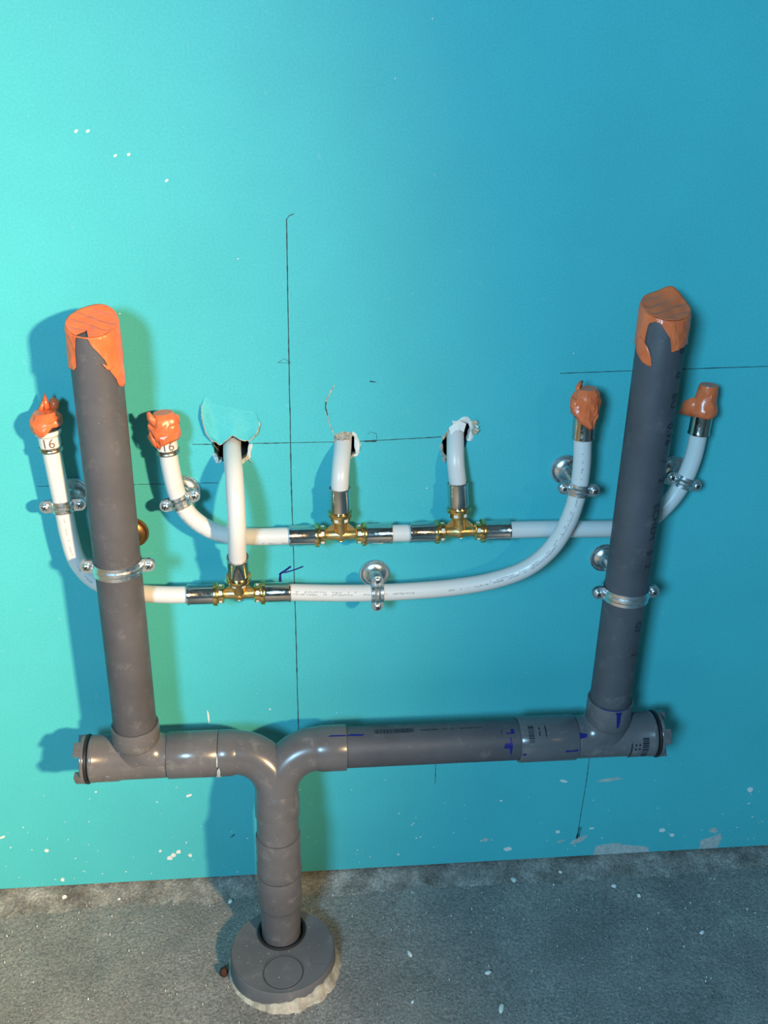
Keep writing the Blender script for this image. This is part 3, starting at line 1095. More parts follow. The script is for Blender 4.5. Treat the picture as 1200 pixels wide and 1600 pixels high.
# mortar squeezed round the socket, thickest at the front right
bm = bmesh.new()
rows = []
for i in range(120):
    a = 2 * PI * i / 120
    fr = 0.5 + 0.5 * math.cos(a - R(-50))
    k = fr ** 3.0
    wob = 0.5 + nz(math.cos(a) * 5, math.sin(a) * 5, 2)
    wob2 = nz(math.cos(a) * 14, math.sin(a) * 14, 6)
    hgt = max(0.0008, k * (0.0115 + 0.007 * wob + 0.0025 * wob2))
    wd = 0.002 + k * (0.004 + 0.006 * wob + 0.0015 * wob2)
    c_, s_ = math.cos(a), math.sin(a)
    row = []
    for rr, zz in ((0.0655, hgt * 1.02), (0.0675, hgt), (0.0675 + wd * 0.28, hgt * 0.62), (0.0675 + wd * 0.6, hgt * 0.26), (0.0675 + wd, -0.0025)):
        q_ = 0.0012 * nz(c_ * rr * 300, s_ * rr * 300, 4)
        row.append(bm.verts.new((DC.x + c_ * (rr + q_ * 0.6), DC.y + s_ * (rr + q_ * 0.6), zz + (q_ if zz > 0 else 0))))
    rows.append(row)
for i in range(120):
    a, b = rows[i], rows[(i + 1) % 120]
    for k in range(4):
        bm.faces.new((a[k], b[k], b[k + 1], a[k + 1]))
obj('mortar_bed', bm, 'pale_mortar', sock, 180)


# ------------------------------------------------------------------ water lines
def tube_part(name, root, path, r=0.010, mat='white', step=0.004, label=None, seg=30):
    bm = bmesh.new()
    sweep(bm, cr(path, step), r, seg)
    o = obj(name, bm, mat, root)
    if label:
        o['label'] = label
    return o


def end_set(root, c, d, s0):
    """brass collar and steel press sleeve on one arm of a tee"""
    c, d = Vector(c), Vector(d).normalized()
    bm = bmesh.new()
    lathe(bm, c + d * s0, d, [(0.0066, 0.0), (0.0098, 0.0004), (0.0112, 0.0016), (0.0112, 0.0074), (0.0114, 0.0078), (0.0139, 0.0082), (0.0141, 0.0090), (0.0141, 0.0122), (0.0138, 0.0130), (0.0120, 0.0132), (0.0118, 0.010)], 40)
    col = obj('brass_collar', bm, 'brass', root)
    for k in range(6):
        a0 = k * PI / 3 + 0.35
        b = bmesh.new()
        lathe(b, c + d * s0, d, [(0.01115, 0.0026), (0.01145, 0.0028), (0.01145, 0.0062), (0.01115, 0.0064)], 5, a0, a0 + 0.42)
        obj('collar_window', b, 'cap_white', col, 0)
    bm = bmesh.new()
    t0 = s0 + 0.011
    lathe(bm, c + d * t0, d, [(0.0116, 0.0), (0.0118, 0.003), (0.0118, 0.0285), (0.0124, 0.0295), (0.0126, 0.0305), (0.0124, 0.0315), (0.0112, 0.0315), (0.0104, 0.029)], 44)
    return obj('press_sleeve', bm, 'steel', root)


def brass_tee(root, c, b):
    c, b = Vector(c), Vector(b).normalized()
    bm = bmesh.new()
    h = 0.0185
    lathe(bm, c - V(h, 0, 0), (1, 0, 0), [(0.0, 0.0), (0.0066, 0.0), (0.0064, 0.004), (0.0066, 0.012), (0.0078, 0.0160), (0.0080, 0.0185), (0.0078, 0.021), (0.0066, 0.025), (0.0064, 0.033), (0.0066, 2 * h), (0.0, 2 * h)], 36)
    lathe(bm, c, b, [(0.0078, 0.0), (0.0076, 0.006), (0.0074, 0.012), (0.0080, 0.0150), (0.0085, 0.0170), (0.0, 0.0172)], 36)
    n = V(1, 0, 0).cross(b).normalized()
    for s in (-1, 1):
        prism(bm, [c + V(s * 0.0172, 0, 0) + b * 0.0045 - n * 0.0012, c + V(s * 0.0172, 0, 0) + b * 0.0070 - n * 0.0012, c + V(s * 0.0062, 0, 0) + b * 0.0165 - n * 0.0012, c + V(s * 0.0030, 0, 0) + b * 0.0165 - n * 0.0012, c + V(s * 0.003, 0, 0) - n * 0.0012], n * 0.0024)
    o = obj('brass_tee', bm, 'cast_brass', root)
    bm = bmesh.new()
    lathe(bm, c + V(0, -0.0066, -0.0030), (0, -0.94, -0.34), [(0.0034, 0.0), (0.0034, 0.0012), (0.0026, 0.0016), (0.0022, 0.0012), (0.0, 0.0012)], 20, n=(0, 0, 1))
    obj('cast_mark', bm, 'cast_brass', o)
    for d in (V(-1, 0, 0), V(1, 0, 0), b):
        end_set(root, c, d, 0.0165)
    return o


def end_cap(root, p, d, th):
    """white push-fit end cap marked 16, with a metal ring at its foot"""
    p, d = Vector(p), Vector(d).normalized()
    bm = bmesh.new()
    lathe(bm, p, d, [(0.0102, 0.0), (0.0120, 0.0002), (0.0128, 0.0014), (0.0120, 0.0026), (0.0119, 0.0032), (0.0129, 0.0042), (0.0128, 0.0054), (0.0116, 0.0060)], 44)
    obj('metal_ring', bm, 'ring', root)
    bm = bmesh.new()
    lathe(bm, p, d, [(0.0113, 0.005), (0.0114, 0.0165), (0.0118, 0.0180), (0.0137, 0.0205), (0.0140, 0.0225), (0.0138, 0.0240), (0.0124, 0.0242), (0.0122, 0.0200), (0.0, 0.0200)], 44)
    o = obj('end_cap', bm, 'cap_white', root)
    o['label'] = 'white end cap marked 16'
    bm = bmesh.new()
    lathe(bm, p, d, [(0.0, 0.018), (0.0121, 0.018), (0.0121, 0.0285), (0.0, 0.0285)], 36)
    obj('gap_shade', bm, 'rubber_and_gaps', o)  # black core stands in for the shade in the cap's open gap
    t = text_bm('16', 0.0148)
    refine(t, 0.002)
    for v in t.verts:
        v.co.z = 0.00025
        v.co = V(v.co.y, -v.co.x, v.co.z)     # up the cap, around the cap
    # u = up along d, v = around towards +x (reading direction left to right)
    for v in t.verts:
        v.co.y = -v.co.y
    wrap(t, p + d * 0.0112, d, (1, 0, 0), 0.01145, R(th))
    obj('number', t, 'brown_print', o, 0)
    return o


def free_sleeve(root, p, d, L=0.030):
    bm = bmesh.new()
    lathe(bm, p, d, [(0.0104, 0.0025), (0.0112, 0.0), (0.0125, 0.0003), (0.0126, 0.0015), (0.0120, 0.0027), (0.0120, L), (0.0128, L + 0.0008), (0.0128, L + 0.004), (0.0, L + 0.004)], 44)
    return obj('press_sleeve', bm, 'steel', root)


def pipe_print(root, path, i0, i1, th, seed, r=0.010, h=0.0018):
    """the faint row of print along a white pipe, too small to read"""
    P = cr(path, 0.002)
    q = random.Random(seed)
    bm = bmesh.new()
    n = len(P)
    i = int(i0 * n)
    while i < int(i1 * n) - 2:
        if q.random() < 0.16:
            i += 3
            continue
        t = (P[i + 1] - P[i - 1]).normalized()
        nn = V(0, -1, 0)
        nn = (nn - t * nn.dot(t)).normalized()
        e = t.cross(nn)
        L_ = q.uniform(0.0006, 0.0016)
        a0 = th + q.uniform(-0.05, 0.02)
        a1 = a0 + q.uniform(0.6, 1.0) * h / r
        vs = []
        for (s, a) in ((0, a0), (L_, a0), (L_, a1), (0, a1)):
            vs.append(bm.verts.new(P[i] + t * s + (nn * math.cos(a) + e * math.sin(a)) * (r + 0.00025)))
        bm.faces.new(vs)
        i += 1
    o = obj('printed_line', bm, 'pale_print', root, 0)
    o['kind'] = 'stuff'
    return o


# lower line: capped end - tee - long pipe curving up to a taped sleeve
ZT3 = 0.4880
low = thing('water_line', 'lower white water pipe running from far left to a taped upright beside the right drain', 'pipe', (-0.063, -0.045, ZT3))
PA = [(-0.2560, -0.032, 0.6640), (-0.2545, -0.032, 0.640), (-0.2515, -0.032, 0.598), (-0.2490, -0.0325, 0.560), (-0.2430, -0.0335, 0.529), (-0.2270, -0.035, 0.5055), (-0.2040, -0.037, 0.4935), (-0.175, -0.040, 0.4890), (-0.145, -0.0435, ZT3), (-0.112, -0.045, ZT3)]
PB = [(-0.014, -0.045, ZT3), (0.020, -0.0455, 0.4862), (0.060, -0.0465, 0.4848), (0.097, -0.047, 0.4845), (0.140, -0.0475, 0.4858), (0.190, -0.048, 0.4895), (0.235, -0.050, 0.4985), (0.272, -0.0525, 0.5145), (0.298, -0.054, 0.5400), (0.314, -0.054, 0.5720), (0.3225, -0.053, 0.608), (0.3245, -0.051, 0.640), (0.3225, -0.050, 0.674), (0.3215, -0.050, 0.695)]
BR3 = V(0.02, -math.sin(R(18)), math.cos(R(18))).normalized()
T3 = V(-0.063, -0.045, ZT3)
tube_part('water_pipe', low, PA)
tube_part('water_pipe', low, PB)
e3 = T3 + BR3 * 0.047
tube_part('water_pipe', low, [e3, e3 + BR3 * 0.025, (-0.0605, -0.0715, 0.580), (-0.0608, -0.0640, 0.612), (-0.0625, -0.0440, 0.637), (-0.0655, -0.0120, 0.6500), (-0.067, 0.030, 0.6545)])
brass_tee(low, T3, BR3)
dA = (Vector(PA[0]) - Vector(PA[1])).normalized()
end_cap(low, Vector(PA[0]) - dA * 0.002, dA, 4)
dE = (Vector(PB[-1]) - Vector(PB[-2])).normalized()
free_sleeve(low, V(0.3225, -0.050, 0.674), dE)
pipe_print(low, PB, 0.02, 0.34, -0.35, 3)
pipe_print(low, PB, 0.02, 0.20, -0.62, 4)
pipe_print(low, PB, 0.40, 0.98, -0.28, 5)
pipe_print(low, PB, 0.50, 0.80, -0.55, 6)
pipe_print(low, PA, 0.20, 0.60, -0.15, 7)

# upper line: capped end - two tees - pipe curving up behind the right drain
ZU = 0.5530
upl = thing('water_line', 'upper white water pipe with two brass tees, passing behind the right drain', 'pipe', (0.125, -0.030, ZU))
PC = [(-0.1335, -0.030, 0.6600), (-0.1320, -0.030, 0.640), (-0.1265, -0.030, 0.606), (-0.1140, -0.030, 0.5805), (-0.0930, -0.030, 0.5630), (-0.070, -0.030, 0.5550), (-0.042, -0.030, ZU), (0.006, -0.030, ZU)]
PF = [(0.243, -0.030, 0.5538), (0.30, -0.030, 0.5538), (0.355, -0.030, 0.5525), (0.395, -0.030, 0.5535), (0.422, -0.030, 0.5640), (0.4420, -0.030, 0.5850), (0.4550, -0.030, 0.6100), (0.4625, -0.030, 0.640), (0.4645, -0.030, 0.672), (0.4650, -0.030, 0.690)]
T1, T2 = V(0.055, -0.030, ZU), V(0.194, -0.030, 0.5535)
B1 = V(-0.02, 0, 1).normalized()
B2 = V(-0.07, math.sin(R(8)), math.cos(R(8))).normalized()
tube_part('water_pipe', upl, PC)
tube_part('water_pipe', upl, [(0.104, -0.030, ZU), (0.125, -0.030, ZU), (0.145, -0.030, ZU)])
tube_part('water_pipe', upl, PF)
e1 = T1 + B1 * 0.047
tube_part('water_pipe', upl, [e1, e1 + B1 * 0.012, (0.0543, -0.0285, 0.624), (0.0562, -0.0180, 0.6385), (0.0585, -0.0030, 0.6500), (0.0605, 0.0140, 0.6640), (0.063, 0.040, 0.688)])
e2 = T2 + B2 * 0.047
tube_part('water_pipe', upl, [e2, e2 + B2 * 0.014, (0.1870, -0.0175, 0.636), (0.1875, -0.0080, 0.651), (0.1890, 0.0060, 0.6640), (0.193, 0.035, 0.688)])
brass_tee(upl, T1, B1)
brass_tee(upl, T2, B2)
dC = (Vector(PC[0]) - Vector(PC[1])).normalized()
end_cap(upl, Vector(PC[0]) - dC * 0.004, dC, 12)
dF = (Vector(PF[-1]) - Vector(PF[-2])).normalized()
free_sleeve(upl, V(0.4645, -0.030, 0.670), dF)
pipe_print(upl, PC, 0.80, 0.98, 0.45, 8)
pipe_print(upl, PC, 0.28, 0.62, 0.55, 9)


# ------------------------------------------------------------------ clamps
def clamp(name, label, c, a, r, ears, ros=None, rosmat='zinc', wd=0.0070):
    """two-part pipe clamp: c centre, a pipe direction, r pipe radius, ears = distance of the screws from the axis"""
    c = Vector(c)
    a = Vector(a).normalized()
    n = V(0, -1, 0)
    n = (n - a * n.dot(a)).normalized()
    e = a.cross(n)
    base = V(c.x, 0.0, c.z) if ros is None else V(ros[0], 0.0, ros[1])
    t = thing(name, label, 'pipe clamp', base, 'pipe clamps on the turquoise board')
    # wall rosette
    bm = bmesh.new()
    lathe(bm, base, (0, -1, 0), [(0.0185, 0.0), (0.0188, 0.0012), (0.0180, 0.0026), (0.0168, 0.0028), (0.0152, 0.0016), (0.0142, 0.0014), (0.0118, 0.0022), (0.0088, 0.0040), (0.0064, 0.0066), (0.0058, 0.0090), (0.0, 0.0092)], 48, n=(0, 0, 1))
    obj('rosette', bm, rosmat, t)
    # threaded rod with a nut at the clamp
    bm = bmesh.new()
    tip = c - n * (r + 0.002)
    d = (tip - base)
    L = d.length
    prof = [(0.0, 0.0)]
    k = 0
    z_ = 0.004
    while z_ < L - 0.004:
        prof.append((0.0037 if k % 2 == 0 else 0.0032, z_))
        z_ += 0.0008
        k += 1
    prof += [(0.0037, L - 0.004), (0.0037, L), (0.0, L)]
    lathe(bm, base, d, prof, 14, n=(0, 0, 1))
    obj('threaded_rod', bm, 'zinc', t)
    bm = bmesh.new()
    lathe(bm, tip - d.normalized() * 0.007, d, [(0.0, 0.0), (0.0062, 0.0), (0.0068, 0.0008), (0.0068, 0.0078), (0.0, 0.0080)], 6, n=(0, 0, 1))
    obj('nut', bm, 'zinc', t, 20)
    ri, th = r + 0.0004, 0.0014
    for nm, sgn in (('front_strap', 1), ('back_strap', -1)):
        bm = bmesh.new()
        a0 = -PI / 2 if sgn > 0 else PI / 2
        prof = [(ri, -wd), (ri + th, -wd), (ri + th, -wd * 0.45), (ri + th * 1.9, -wd * 0.22), (ri + th * 1.9, wd * 0.22), (ri + th, wd * 0.45), (ri + th, wd), (ri, wd)]
        lathe(bm, c, a, prof, 28, a0 + 0.07, a0 + PI - 0.07, n=n, closed=True)
        for s in (-1, 1):
            x0, x1 = ri + 0.0002, ears
            out = [c + e * (s * x0) - a * wd + n * (sgn * 0.0010), c + e * (s * x1) - a * wd + n * (sgn * 0.0010)]
            for q in range(1, 10):
                ph = -PI / 2 + PI * q / 10
                out.append(c + e * (s * (x1 + wd * 0.95 * math.cos(ph))) + a * (wd * math.sin(ph)) + n * (sgn * 0.0010))
            out += [c + e * (s * x1) + a * wd + n * (sgn * 0.0010), c + e * (s * x0) + a * wd + n * (sgn * 0.0010)]
            prism(bm, out, n * (sgn * 0.0015))
        obj(nm, bm, 'zinc', t, 35)
    for s in (-1, 1):
        p = c + e * (s * (ears + 0.0004))
        bm = bmesh.new()
        lathe(bm, p, n, [(0.0, -0.0085), (0.0024, -0.0085), (0.0024, 0.0026), (0.0043, 0.0027), (0.0046, 0.0034), (0.0043, 0.0046), (0.0032, 0.0056), (0.0016, 0.0061), (0.0, 0.0062)], 24, n=(0, 0, 1))
        sc = obj('screw', bm, 'zinc', t)
        bm = bmesh.new()
        u_ = (a * 0.8 + e * 0.6).normalized()
        for ax in (u_, u_.cross(n)):
            box(bm, p + n * 0.0056, (ax, ax.cross(n), n), (0.0027, 0.0006, 0.0009))
        obj('screw_cross', bm, 'rubber_and_gaps', sc, 0)
    return t


def tan(path, z=None, x=None):
    P = cr(path, 0.002)
    k = min(range(1, len(P) - 1), key=lambda i: abs(P[i].z - z) if z is not None else abs(P[i].x - x))
    return P[k], (P[k + 1] - P[k - 1]).normalized()


p, d = tan(PA[:6], z=0.597)
clamp('pipe_clamp', 'zinc clamp on the white upright left of the left drain pipe', p, -d, 0.010, 0.0185, (p.x + 0.006, p.z + 0.001))
p, d = tan(PC[:5], z=0.601)
clamp('pipe_clamp', 'tilted zinc clamp on the bending white pipe right of the left drain pipe', p, -d, 0.010, 0.0170, (p.x + 0.002, p.z))
clamp('pipe_clamp', 'large zinc clamp around the left grey upright, with a brown wall plate', V(XL, YD, 0.543), (0, 0, 1), 0.025, 0.0330, (XL + 0.006, 0.548), 'bronze', 0.0075)
p, d = tan(PB[:6], x=0.0975)
clamp('pipe_clamp', 'zinc clamp with screws above and below, at the middle of the lower white pipe', p, d, 0.010, 0.0170, (p.x + 0.001, p.z + 0.001))
p, d = tan(PB[8:], z=0.6145)
clamp('pipe_clamp', 'zinc clamp on the white upright left of the right drain pipe', p, d, 0.010, 0.0175, (p.x - 0.001, p.z + 0.003))
p, d = tan(PF[3:], z=0.6115)
clamp('pipe_clamp', 'zinc clamp on the white pipe at the far right, partly behind the drain', p, d, 0.010, 0.0165, (p.x - 0.003, p.z + 0.002))
clamp('pipe_clamp', 'large zinc clamp around the right grey upright pipe', V(XR, YD, 0.4905), (0, 0, 1), 0.025, 0.0330, (XR - 0.004, 0.4985), 'zinc', 0.0075)


# ------------------------------------------------------------------ orange tape
def solid(o, t=0.0005):
    md = o.modifiers.new('thickness', 'SOLIDIFY')
    md.thickness = t
    md.offset = 0
    return o


def big_tape(label, x, zc, bottom, seed, ridge_ang, peak):
    t = thing('tape_wrap', label, 'tape', (x, YD, zc - 0.05), 'orange tape over open pipe ends')
    seg, rows_n = 150, 26
    bm = bmesh.new()
    Rr = 0.0257
    rows = [[] for _ in range(rows_n + 1)]
    shrink = []
    for i in range(seg):
        a = -PI + 2 * PI * i / seg
        rim = zc - 0.0092 * math.cos(a) + peak(math.degrees(a))
        b = interp(bottom, math.degrees(a)) + 0.0006 * nz(a * 9, seed)
        shrink.append(max(0.0, b - rim + 0.001))
        b = min(b, rim - 0.0008)
        for j in range(rows_n + 1):
            f = j / rows_n
            z = b + (rim - b) * f
            rr = Rr + 0.0007 * abs(nz(a * 5 + z * 40, z * 60, seed)) + 0.0010 * max(0, nz(a * 3 - z * 90, seed * 1.3)) * (1 - f) + 0.0006 * (1 - f) * abs(nz(a * 11, z * 20, seed + 4)) + 0.0007 * crease(a * 2.6 + z * 55, z * 22 - a * 0.8, seed + 9) * min(1, (1 - f) * 6)
            if f > 0.94:
                rr -= 0.0008 * (f - 0.94) / 0.06
            rows[j].append(bm.verts.new((x + rr * math.sin(a), YD - rr * math.cos(a), z)))
    for A, B in zip(rows, rows[1:]):
        for i in range(seg):
            j = (i + 1) % seg
            bm.faces.new((A[i], A[j], B[j], B[i]))
    solid(obj('tape_band', bm, 'tape', t, 50), 0.0005)
    # folded top sheet
    bm = bmesh.new()
    ca, sa = math.cos(ridge_ang), math.sin(ridge_ang)
    prev = None
    for k in range(17):
        q = 1 - k / 16
        ring = []
        for i in range(seg):
            a = -PI + 2 * PI * i / seg
            rr = (Rr - 0.0005 - shrink[i] * 1.6) * q
            px, py = rr * math.sin(a), -rr * math.cos(a)
            z = zc + 0.0092 * py / Rr + peak(math.degrees(a)) * q ** 3
            wv = px * sa + py * ca
            ed = min(1.0, (1 - q) * 7)
            z += ed * (0.0013 * math.sin(wv * 560 + 1.5 * nz(px * 60, py * 60, seed)) * (0.55 + 0.45 * nz(px * 45, wv * 45, seed + 2)) + 0.0008 * nz(px * 90, py * 90, seed)) - 0.0006 * ed + 0.0005
            ring.append(bm.verts.new((x + px, YD + py, z)))
            if k == 16:
                break
        if prev:
            for i in range(seg):
                j = (i + 1) % seg
                bm.faces.new((prev[i], prev[j], ring[0]) if len(ring) == 1 else (prev[i], prev[j], ring[j], ring[i]))
        prev = ring
    solid(obj('tape_top', bm, 'tape', t, 60), 0.0005)
    return t


def patch(t, x, outl, name='tape_flap', lift=0.0010, curl=0.0):
    """loose scrap of tape lying on the pipe: outline of (angle in degrees, z)"""
    p = flat_poly([[(z, R(th) * 0.0257) for th, z in outl]], 0.0022)
    for v in p.verts:
        v.co.z = lift + 0.0006 * abs(nz(v.co.x * 160, v.co.y * 160, 2)) + curl
    wrap(p, (x, YD, 0), (0, 0, 1), (1, 0, 0), 0.0253, 0.0)
    return solid(obj(name, p, 'tape', t, 50), 0.0005)


def bump_at(c, w_, h):
    return lambda th: h * math.exp(-(((th - c + 180) % 360 - 180) / w_) ** 2)


tl = big_tape('orange tape over the top of the left grey upright, torn open on its left', XL, 0.8110,
              [(-180, 0.772), (-110, 0.772), (-70, 0.768), (-44, 0.768), (-36, 0.772), (-33, 0.792), (-27, 0.803), (-11, 0.808), (-3, 0.8035), (5, 0.794), (19, 0.786), (29, 0.779), (39, 0.767), (52, 0.758), (60, 0.750), (75, 0.7475), (86, 0.7475), (96, 0.757), (130, 0.770), (180, 0.772)], 3, R(28), bump_at(160, 38, 0.003))
patch(tl, XL, [(22, 0.776), (32, 0.7735), (45, 0.772), (40, 0.768), (30, 0.770)], lift=0.0016)
tr = big_tape('orange tape over the top of the right grey upright, with a notch in front', XR, 0.8255,
              [(-180, 0.790), (-110, 0.786), (-82, 0.781), (-66, 0.776), (-61, 0.778), (-59, 0.796), (-57, 0.808), (-52, 0.8125), (-39, 0.8145), (-27, 0.8130), (-12, 0.804), (-3, 0.799), (2, 0.791), (5, 0.784), (12, 0.785), (20, 0.786), (48, 0.789), (66, 0.790), (90, 0.788), (180, 0.790)], 8, R(-24), bump_at(150, 26, 0.008))
patch(tr, XR, [(-84, 0.781), (-70, 0.7755), (-57, 0.771), (-43, 0.7685), (-34, 0.7685), (-37, 0.776), (-43, 0.783), (-50, 0.788), (-60, 0.7925), (-75, 0.796), (-84, 0.794)], lift=0.0013)


def small_tape(label, p, d, prof, seed, tw, amp, flaps, foot, tilt=(0, 0)):
    """crumpled wrap: profile of (radius, height); helical folds; foot = ragged lower edge by angle"""
    p, d = Vector(p), Vector(d).normalized()
    t = thing('tape_wrap', label, 'tape', p, 'orange tape over open pipe ends')
    a, n, _ = frame(d)
    e = V(1, 0, 0)
    e = (e - a * e.dot(a)).normalized()
    n = -a.cross(e) if (-a.cross(e)).y < 0 else a.cross(e)
    seg, nr = 22, 9
    bm = bmesh.new()
    rows = []
    h0, h1 = prof[0][1], prof[-1][1]
    for j in range(nr + 1):
        f = j / nr
        row = []
        for i in range(seg):
            an = -PI + 2 * PI * i / seg
            lo = interp(foot, math.degrees(an))
            h = lo + (h1 - lo) * f
            rr = interp([(hh, r_) for r_, hh in prof], h)
            s = an * tw + h * 150 + 1.1 * nz(an * 1.3, h * 70, seed)
            fold = abs(((s / PI) % 1.0) * 2 - 1)
            k = 1.0 if f < 0.85 else (1 - f) / 0.15
            rr += amp * 1.5 * (fold - 0.45) * k + amp * 1.2 * nz(math.cos(an) * 2.2, math.sin(an) * 2.2 + h * 90, seed + 1) * k
            rr += amp * 0.9 * nz(i * 7.13, j * 5.71, seed + 5) * k
            h += amp * 0.9 * nz(an * 3, f * 4, seed + 2) * k
            c_ = p + a * h + (n * math.cos(an) + e * math.sin(an)) * rr
            c_ += e * (tilt[0] * f) + n * (tilt[1] * f)
            row.append(bm.verts.new(c_))
        rows.append(row)
    for A, B in zip(rows, rows[1:]):
        for i in range(seg):
            j = (i + 1) % seg
            if (i + rows.index(A)) % 3:
                bm.faces.new((A[i], A[j], B[j]))
                bm.faces.new((A[i], B[j], B[i]))
            else:
                bm.faces.new((A[i], A[j], B[i]))
                bm.faces.new((A[j], B[j], B[i]))
    c = bm.verts.new(p + a * (h1 - 0.0006) + e * tilt[0] + n * tilt[1])
    for i in range(seg):
        bm.faces.new((rows[-1][i], rows[-1][(i + 1) % seg], c))
    solid(obj('tape_band', bm, 'tape', t, 24), 0.0005)
    for fl in flaps:
        bm = bmesh.new()
        pts = [p + e * x_ + n * y_ + a * z_ for x_, y_, z_ in fl]
        cc = sum(pts, V(0, 0, 0)) / len(pts) + n * 0.0015
        vs = [bm.verts.new(q) for q in pts]
        c2 = bm.verts.new(cc)
        for i in range(len(vs)):
            bm.faces.new((vs[i], vs[(i + 1) % len(vs)], c2))
        solid(obj('tape_flap', bm, 'tape', t, 25), 0.0006)
    return t


# flap points: (right, towards the room, up) from the wrap's foot
small_tape('crumpled orange tape on the far left white pipe cap, its top scrunched into a knot', Vector(PA[0]) + dA * 0.0195, dA,
           [(0.0145, 0.0), (0.0158, 0.004), (0.0168, 0.010), (0.0150, 0.017), (0.0128, 0.021), (0.0118, 0.0225)], 2, 2, 0.0016,
           [[(0.008, 0.008, 0.019), (0.0195, 0.003, 0.018), (0.0125, 0.006, 0.012)],
            [(-0.010, -0.009, 0.020), (-0.002, -0.006, 0.0235), (0.0, -0.010, 0.034), (-0.004, -0.012, 0.030)],
            [(-0.001, -0.007, 0.0225), (0.006, -0.008, 0.0235), (0.002, -0.011, 0.040), (-0.002, -0.010, 0.033)],
            [(0.004, -0.008, 0.022), (0.013, -0.008, 0.021), (0.015, -0.011, 0.030), (0.010, -0.012, 0.035), (0.005, -0.011, 0.032)],
            [(-0.008, -0.012, 0.018), (0.012, -0.011, 0.018), (0.008, -0.014, 0.028), (-0.004, -0.014, 0.029)]],
           [(-180, 0.002), (-80, 0.003), (-50, 0.0), (-10, -0.001), (10, 0.003), (30, 0.008), (60, 0.009), (100, 0.005), (180, 0.002)], (0.001, 0))
small_tape('crumpled orange tape on the white cap right of the left drain, one flap standing up', Vector(PC[0]) + dC * 0.0105, dC,
           [(0.0132, 0.0), (0.0150, 0.004), (0.0165, 0.012), (0.0160, 0.020), (0.0140, 0.028), (0.0100, 0.0325)], 5, 3, 0.0017,
           [[(-0.001, 0.013, 0.022), (-0.008, 0.012, 0.020), (-0.0150, 0.010, 0.029), (-0.0145, 0.009, 0.037), (-0.0110, 0.009, 0.0375)],
            [(-0.010, 0.011, 0.006), (-0.014, 0.008, 0.015), (-0.0190, 0.004, 0.008), (-0.0150, 0.006, -0.001), (-0.009, 0.012, -0.003)],
            [(0.006, 0.012, 0.026), (0.0165, 0.004, 0.025), (0.0175, 0.003, 0.020), (0.010, 0.012, 0.016)]],
           [(-180, 0.003), (-60, -0.001), (-35, -0.006), (-20, -0.001), (20, 0.002), (60, 0.003), (180, 0.003)], (0.001, 0))
small_tape('crumpled orange tape left of the right drain pipe, with a corner sticking out', V(0.3225, -0.050, 0.674) + dE * 0.020, dE,
           [(0.0134, 0.0), (0.0140, 0.006), (0.0152, 0.014), (0.0150, 0.024), (0.0128, 0.033), (0.0098, 0.0375)], 9, 2, 0.0020,
           [[(0.009, -0.002, 0.036), (0.0125, 0.0, 0.030), (0.0195, -0.002, 0.017), (0.0125, 0.002, 0.0165)],
            [(-0.010, 0.002, 0.034), (-0.003, -0.006, 0.0375), (-0.001, -0.008, 0.044), (-0.005, -0.007, 0.0445), (-0.011, -0.003, 0.039)],
            [(-0.013, 0.006, 0.010), (-0.0175, 0.002, 0.018), (-0.0150, 0.002, 0.030), (-0.010, 0.008, 0.024)]],
           [(-180, 0.006), (-80, 0.010), (-40, 0.004), (0, -0.003), (20, -0.008), (32, -0.006), (60, 0.003), (180, 0.006)], (0.002, 0))
small_tape('smooth orange tape cap on the white pipe at the far right, behind the drain', V(0.4645, -0.030, 0.670) + dF * 0.0235, dF,
           [(0.0150, 0.0), (0.0156, 0.003), (0.0140, 0.010), (0.0118, 0.018), (0.0106, 0.030), (0.0103, 0.0345)], 4, 2, 0.0009,
           [[(-0.008, 0.004, 0.022), (-0.016, 0.001, 0.020), (-0.024, -0.003, 0.014), (-0.026, -0.005, -0.001), (-0.012, 0.004, -0.002), (-0.006, 0.010, 0.002)]],
           [(-180, 0.001), (-60, 0.0), (0, -0.001), (60, 0.001), (180, 0.001)], (0.0015, 0))


# ------------------------------------------------------------------ bits on the floor
def crumb(name, label, x, y, sx, sy, sz, seed, mat='plaster', cat='crumb', group='plaster crumbs on the concrete floor'):
    bm = bmesh.new()
    bmesh.ops.create_icosphere(bm, subdivisions=2, radius=1.0)
    ang = seed * 1.3
    for v in bm.verts:
        k = 1 + 0.45 * nz(v.co.x * 1.6 + seed * 5, v.co.y * 1.6, v.co.z * 1.6)
        q = v.co * k
        qx, qy = q.x * sx, q.y * sy
        v.co = V(x + qx * math.cos(ang) - qy * math.sin(ang), y + qx * math.sin(ang) + qy * math.cos(ang), sz * 0.55 + q.z * sz)
    return tag(single(name, bm, mat, (x, y, 0.0), 60), label, cat, group)


crumb('plaster_crumb', 'round white plaster crumb on the floor near the wall, below the right tee', 0.371, -0.019, 0.0028, 0.0036, 0.0030, 1)
crumb('plaster_crumb', 'white ring-like plaster crumb on the floor right of the one nearest the wall', 0.441, -0.049, 0.0032, 0.0036, 0.0016, 2)
crumb('plaster_crumb', 'small bright plaster crumb on the floor, third from the wall on the right', 0.470, -0.069, 0.0026, 0.0030, 0.0026, 3)
crumb('plaster_crumb', 'pointed white plaster crumb farthest right on the floor', 0.533, -0.138, 0.0024, 0.0042, 0.0028, 4)
crumb('plaster_crumb', 'flat oval plaster spot on the floor close to the wall, right of centre', 0.301, -0.0265, 0.0036, 0.0048, 0.0008, 5)
crumb('plaster_crumb', 'elongated white plaster crumb on the floor right of the round socket', 0.139, -0.140, 0.0060, 0.0026, 0.0016, 6.3)
crumb('plaster_crumb', 'oval white plaster crumb at the middle of the floor', 0.235, -0.177, 0.0048, 0.0026, 0.0018, 0.2)
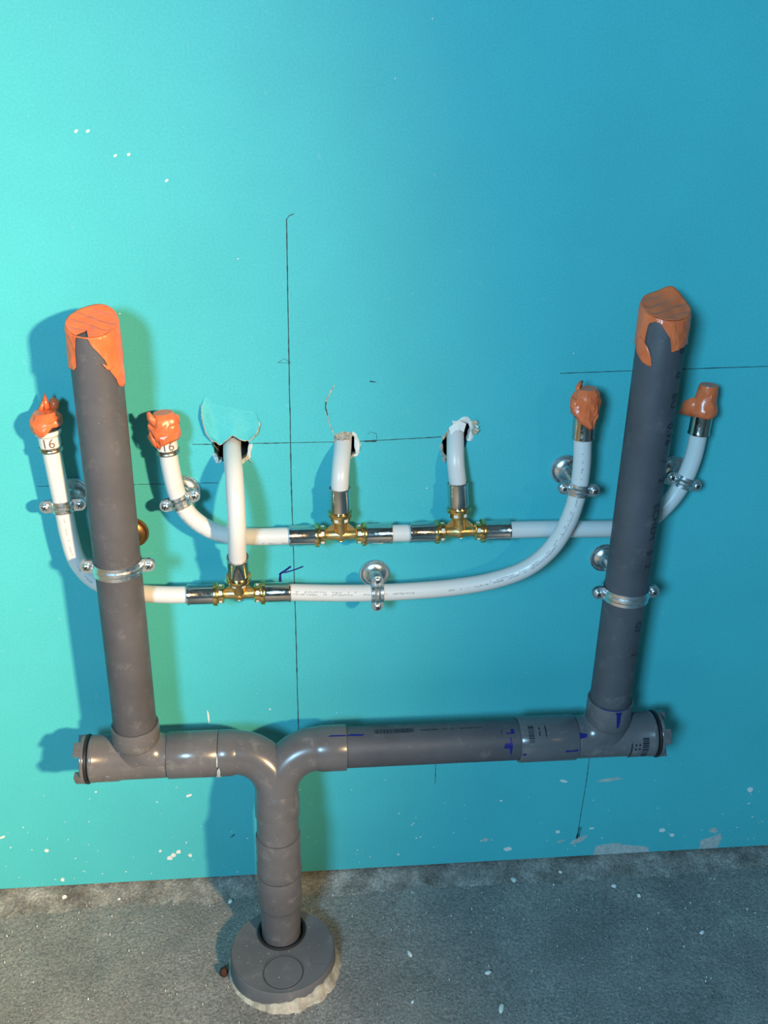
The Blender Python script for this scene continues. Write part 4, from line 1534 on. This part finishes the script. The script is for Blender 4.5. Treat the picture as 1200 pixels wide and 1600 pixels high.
crumb('plaster_crumb', 'long broken plaster flake at the bottom of the floor', 0.241, -0.229, 0.0070, 0.0028, 0.0014, 3.4)
crumb('plaster_crumb', 'tiny plaster crumb at the bottom of the floor, right of the round socket', 0.134, -0.211, 0.0026, 0.0016, 0.0012, 8)
crumb('plaster_crumb', 'pale chunky crumb on the mortar strip at the far left', -0.322, -0.012, 0.0042, 0.0044, 0.0042, 9)
crumb('plaster_crumb', 'white plaster crumb on the floor just left of the riser', -0.096, -0.036, 0.0034, 0.0030, 0.0026, 10)
crumb('plaster_crumb', 'small plaster crumb at the foot of the wall under the left plug', -0.248, -0.020, 0.0020, 0.0022, 0.0020, 11)
crumb('rubble_piece', 'dark rusty brown fragment leaning against the left side of the round floor socket', -0.0985, -0.152, 0.0050, 0.0060, 0.0080, 12, 'rust', 'fragment', None)
bm = bmesh.new()
q = random.Random(5)
for i in range(260):
    x = q.uniform(-0.46, 0.70)
    y = -0.012 - abs(q.gauss(0, 0.13)) if q.random() < 0.6 else q.uniform(-0.30, -0.02)
    if (V(x, y, 0) - DC).length < 0.072:
        continue
    s = q.uniform(0.0002, 0.0006)
    prism(bm, [V(px, py, -0.001) for px, py in blob(x, y, s * q.uniform(0.8, 1.8), s, 5, i, 0.4, q.uniform(0, 3))], (0, 0, 0.0022 + s))
o = single('floor_grit', bm, 'plaster', (0, 0, 0), 0)
o['kind'] = 'stuff'
tag(o, 'tiny pale grit scattered over the grey concrete floor', 'grit')
bm = bmesh.new()
for i in range(26):
    a, rr = q.uniform(0, 2 * PI), 0.06 * math.sqrt(q.random())
    x, y = DC.x + rr * math.cos(a), DC.y + rr * math.sin(a)
    if (V(x, y, 0) - HC).length < 0.033:
        continue
    s = q.uniform(0.0002, 0.0005)
    prism(bm, [V(px, py, HT - 0.0008) for px, py in blob(x, y, s, s, 5, i, 0.3)], (0, 0, s))
o = obj('dust_specks', bm, 'plaster', sock, 0)
o['kind'] = 'stuff'

for o in list(bpy.data.objects):
    if '_o' in o:
        del o['_o']
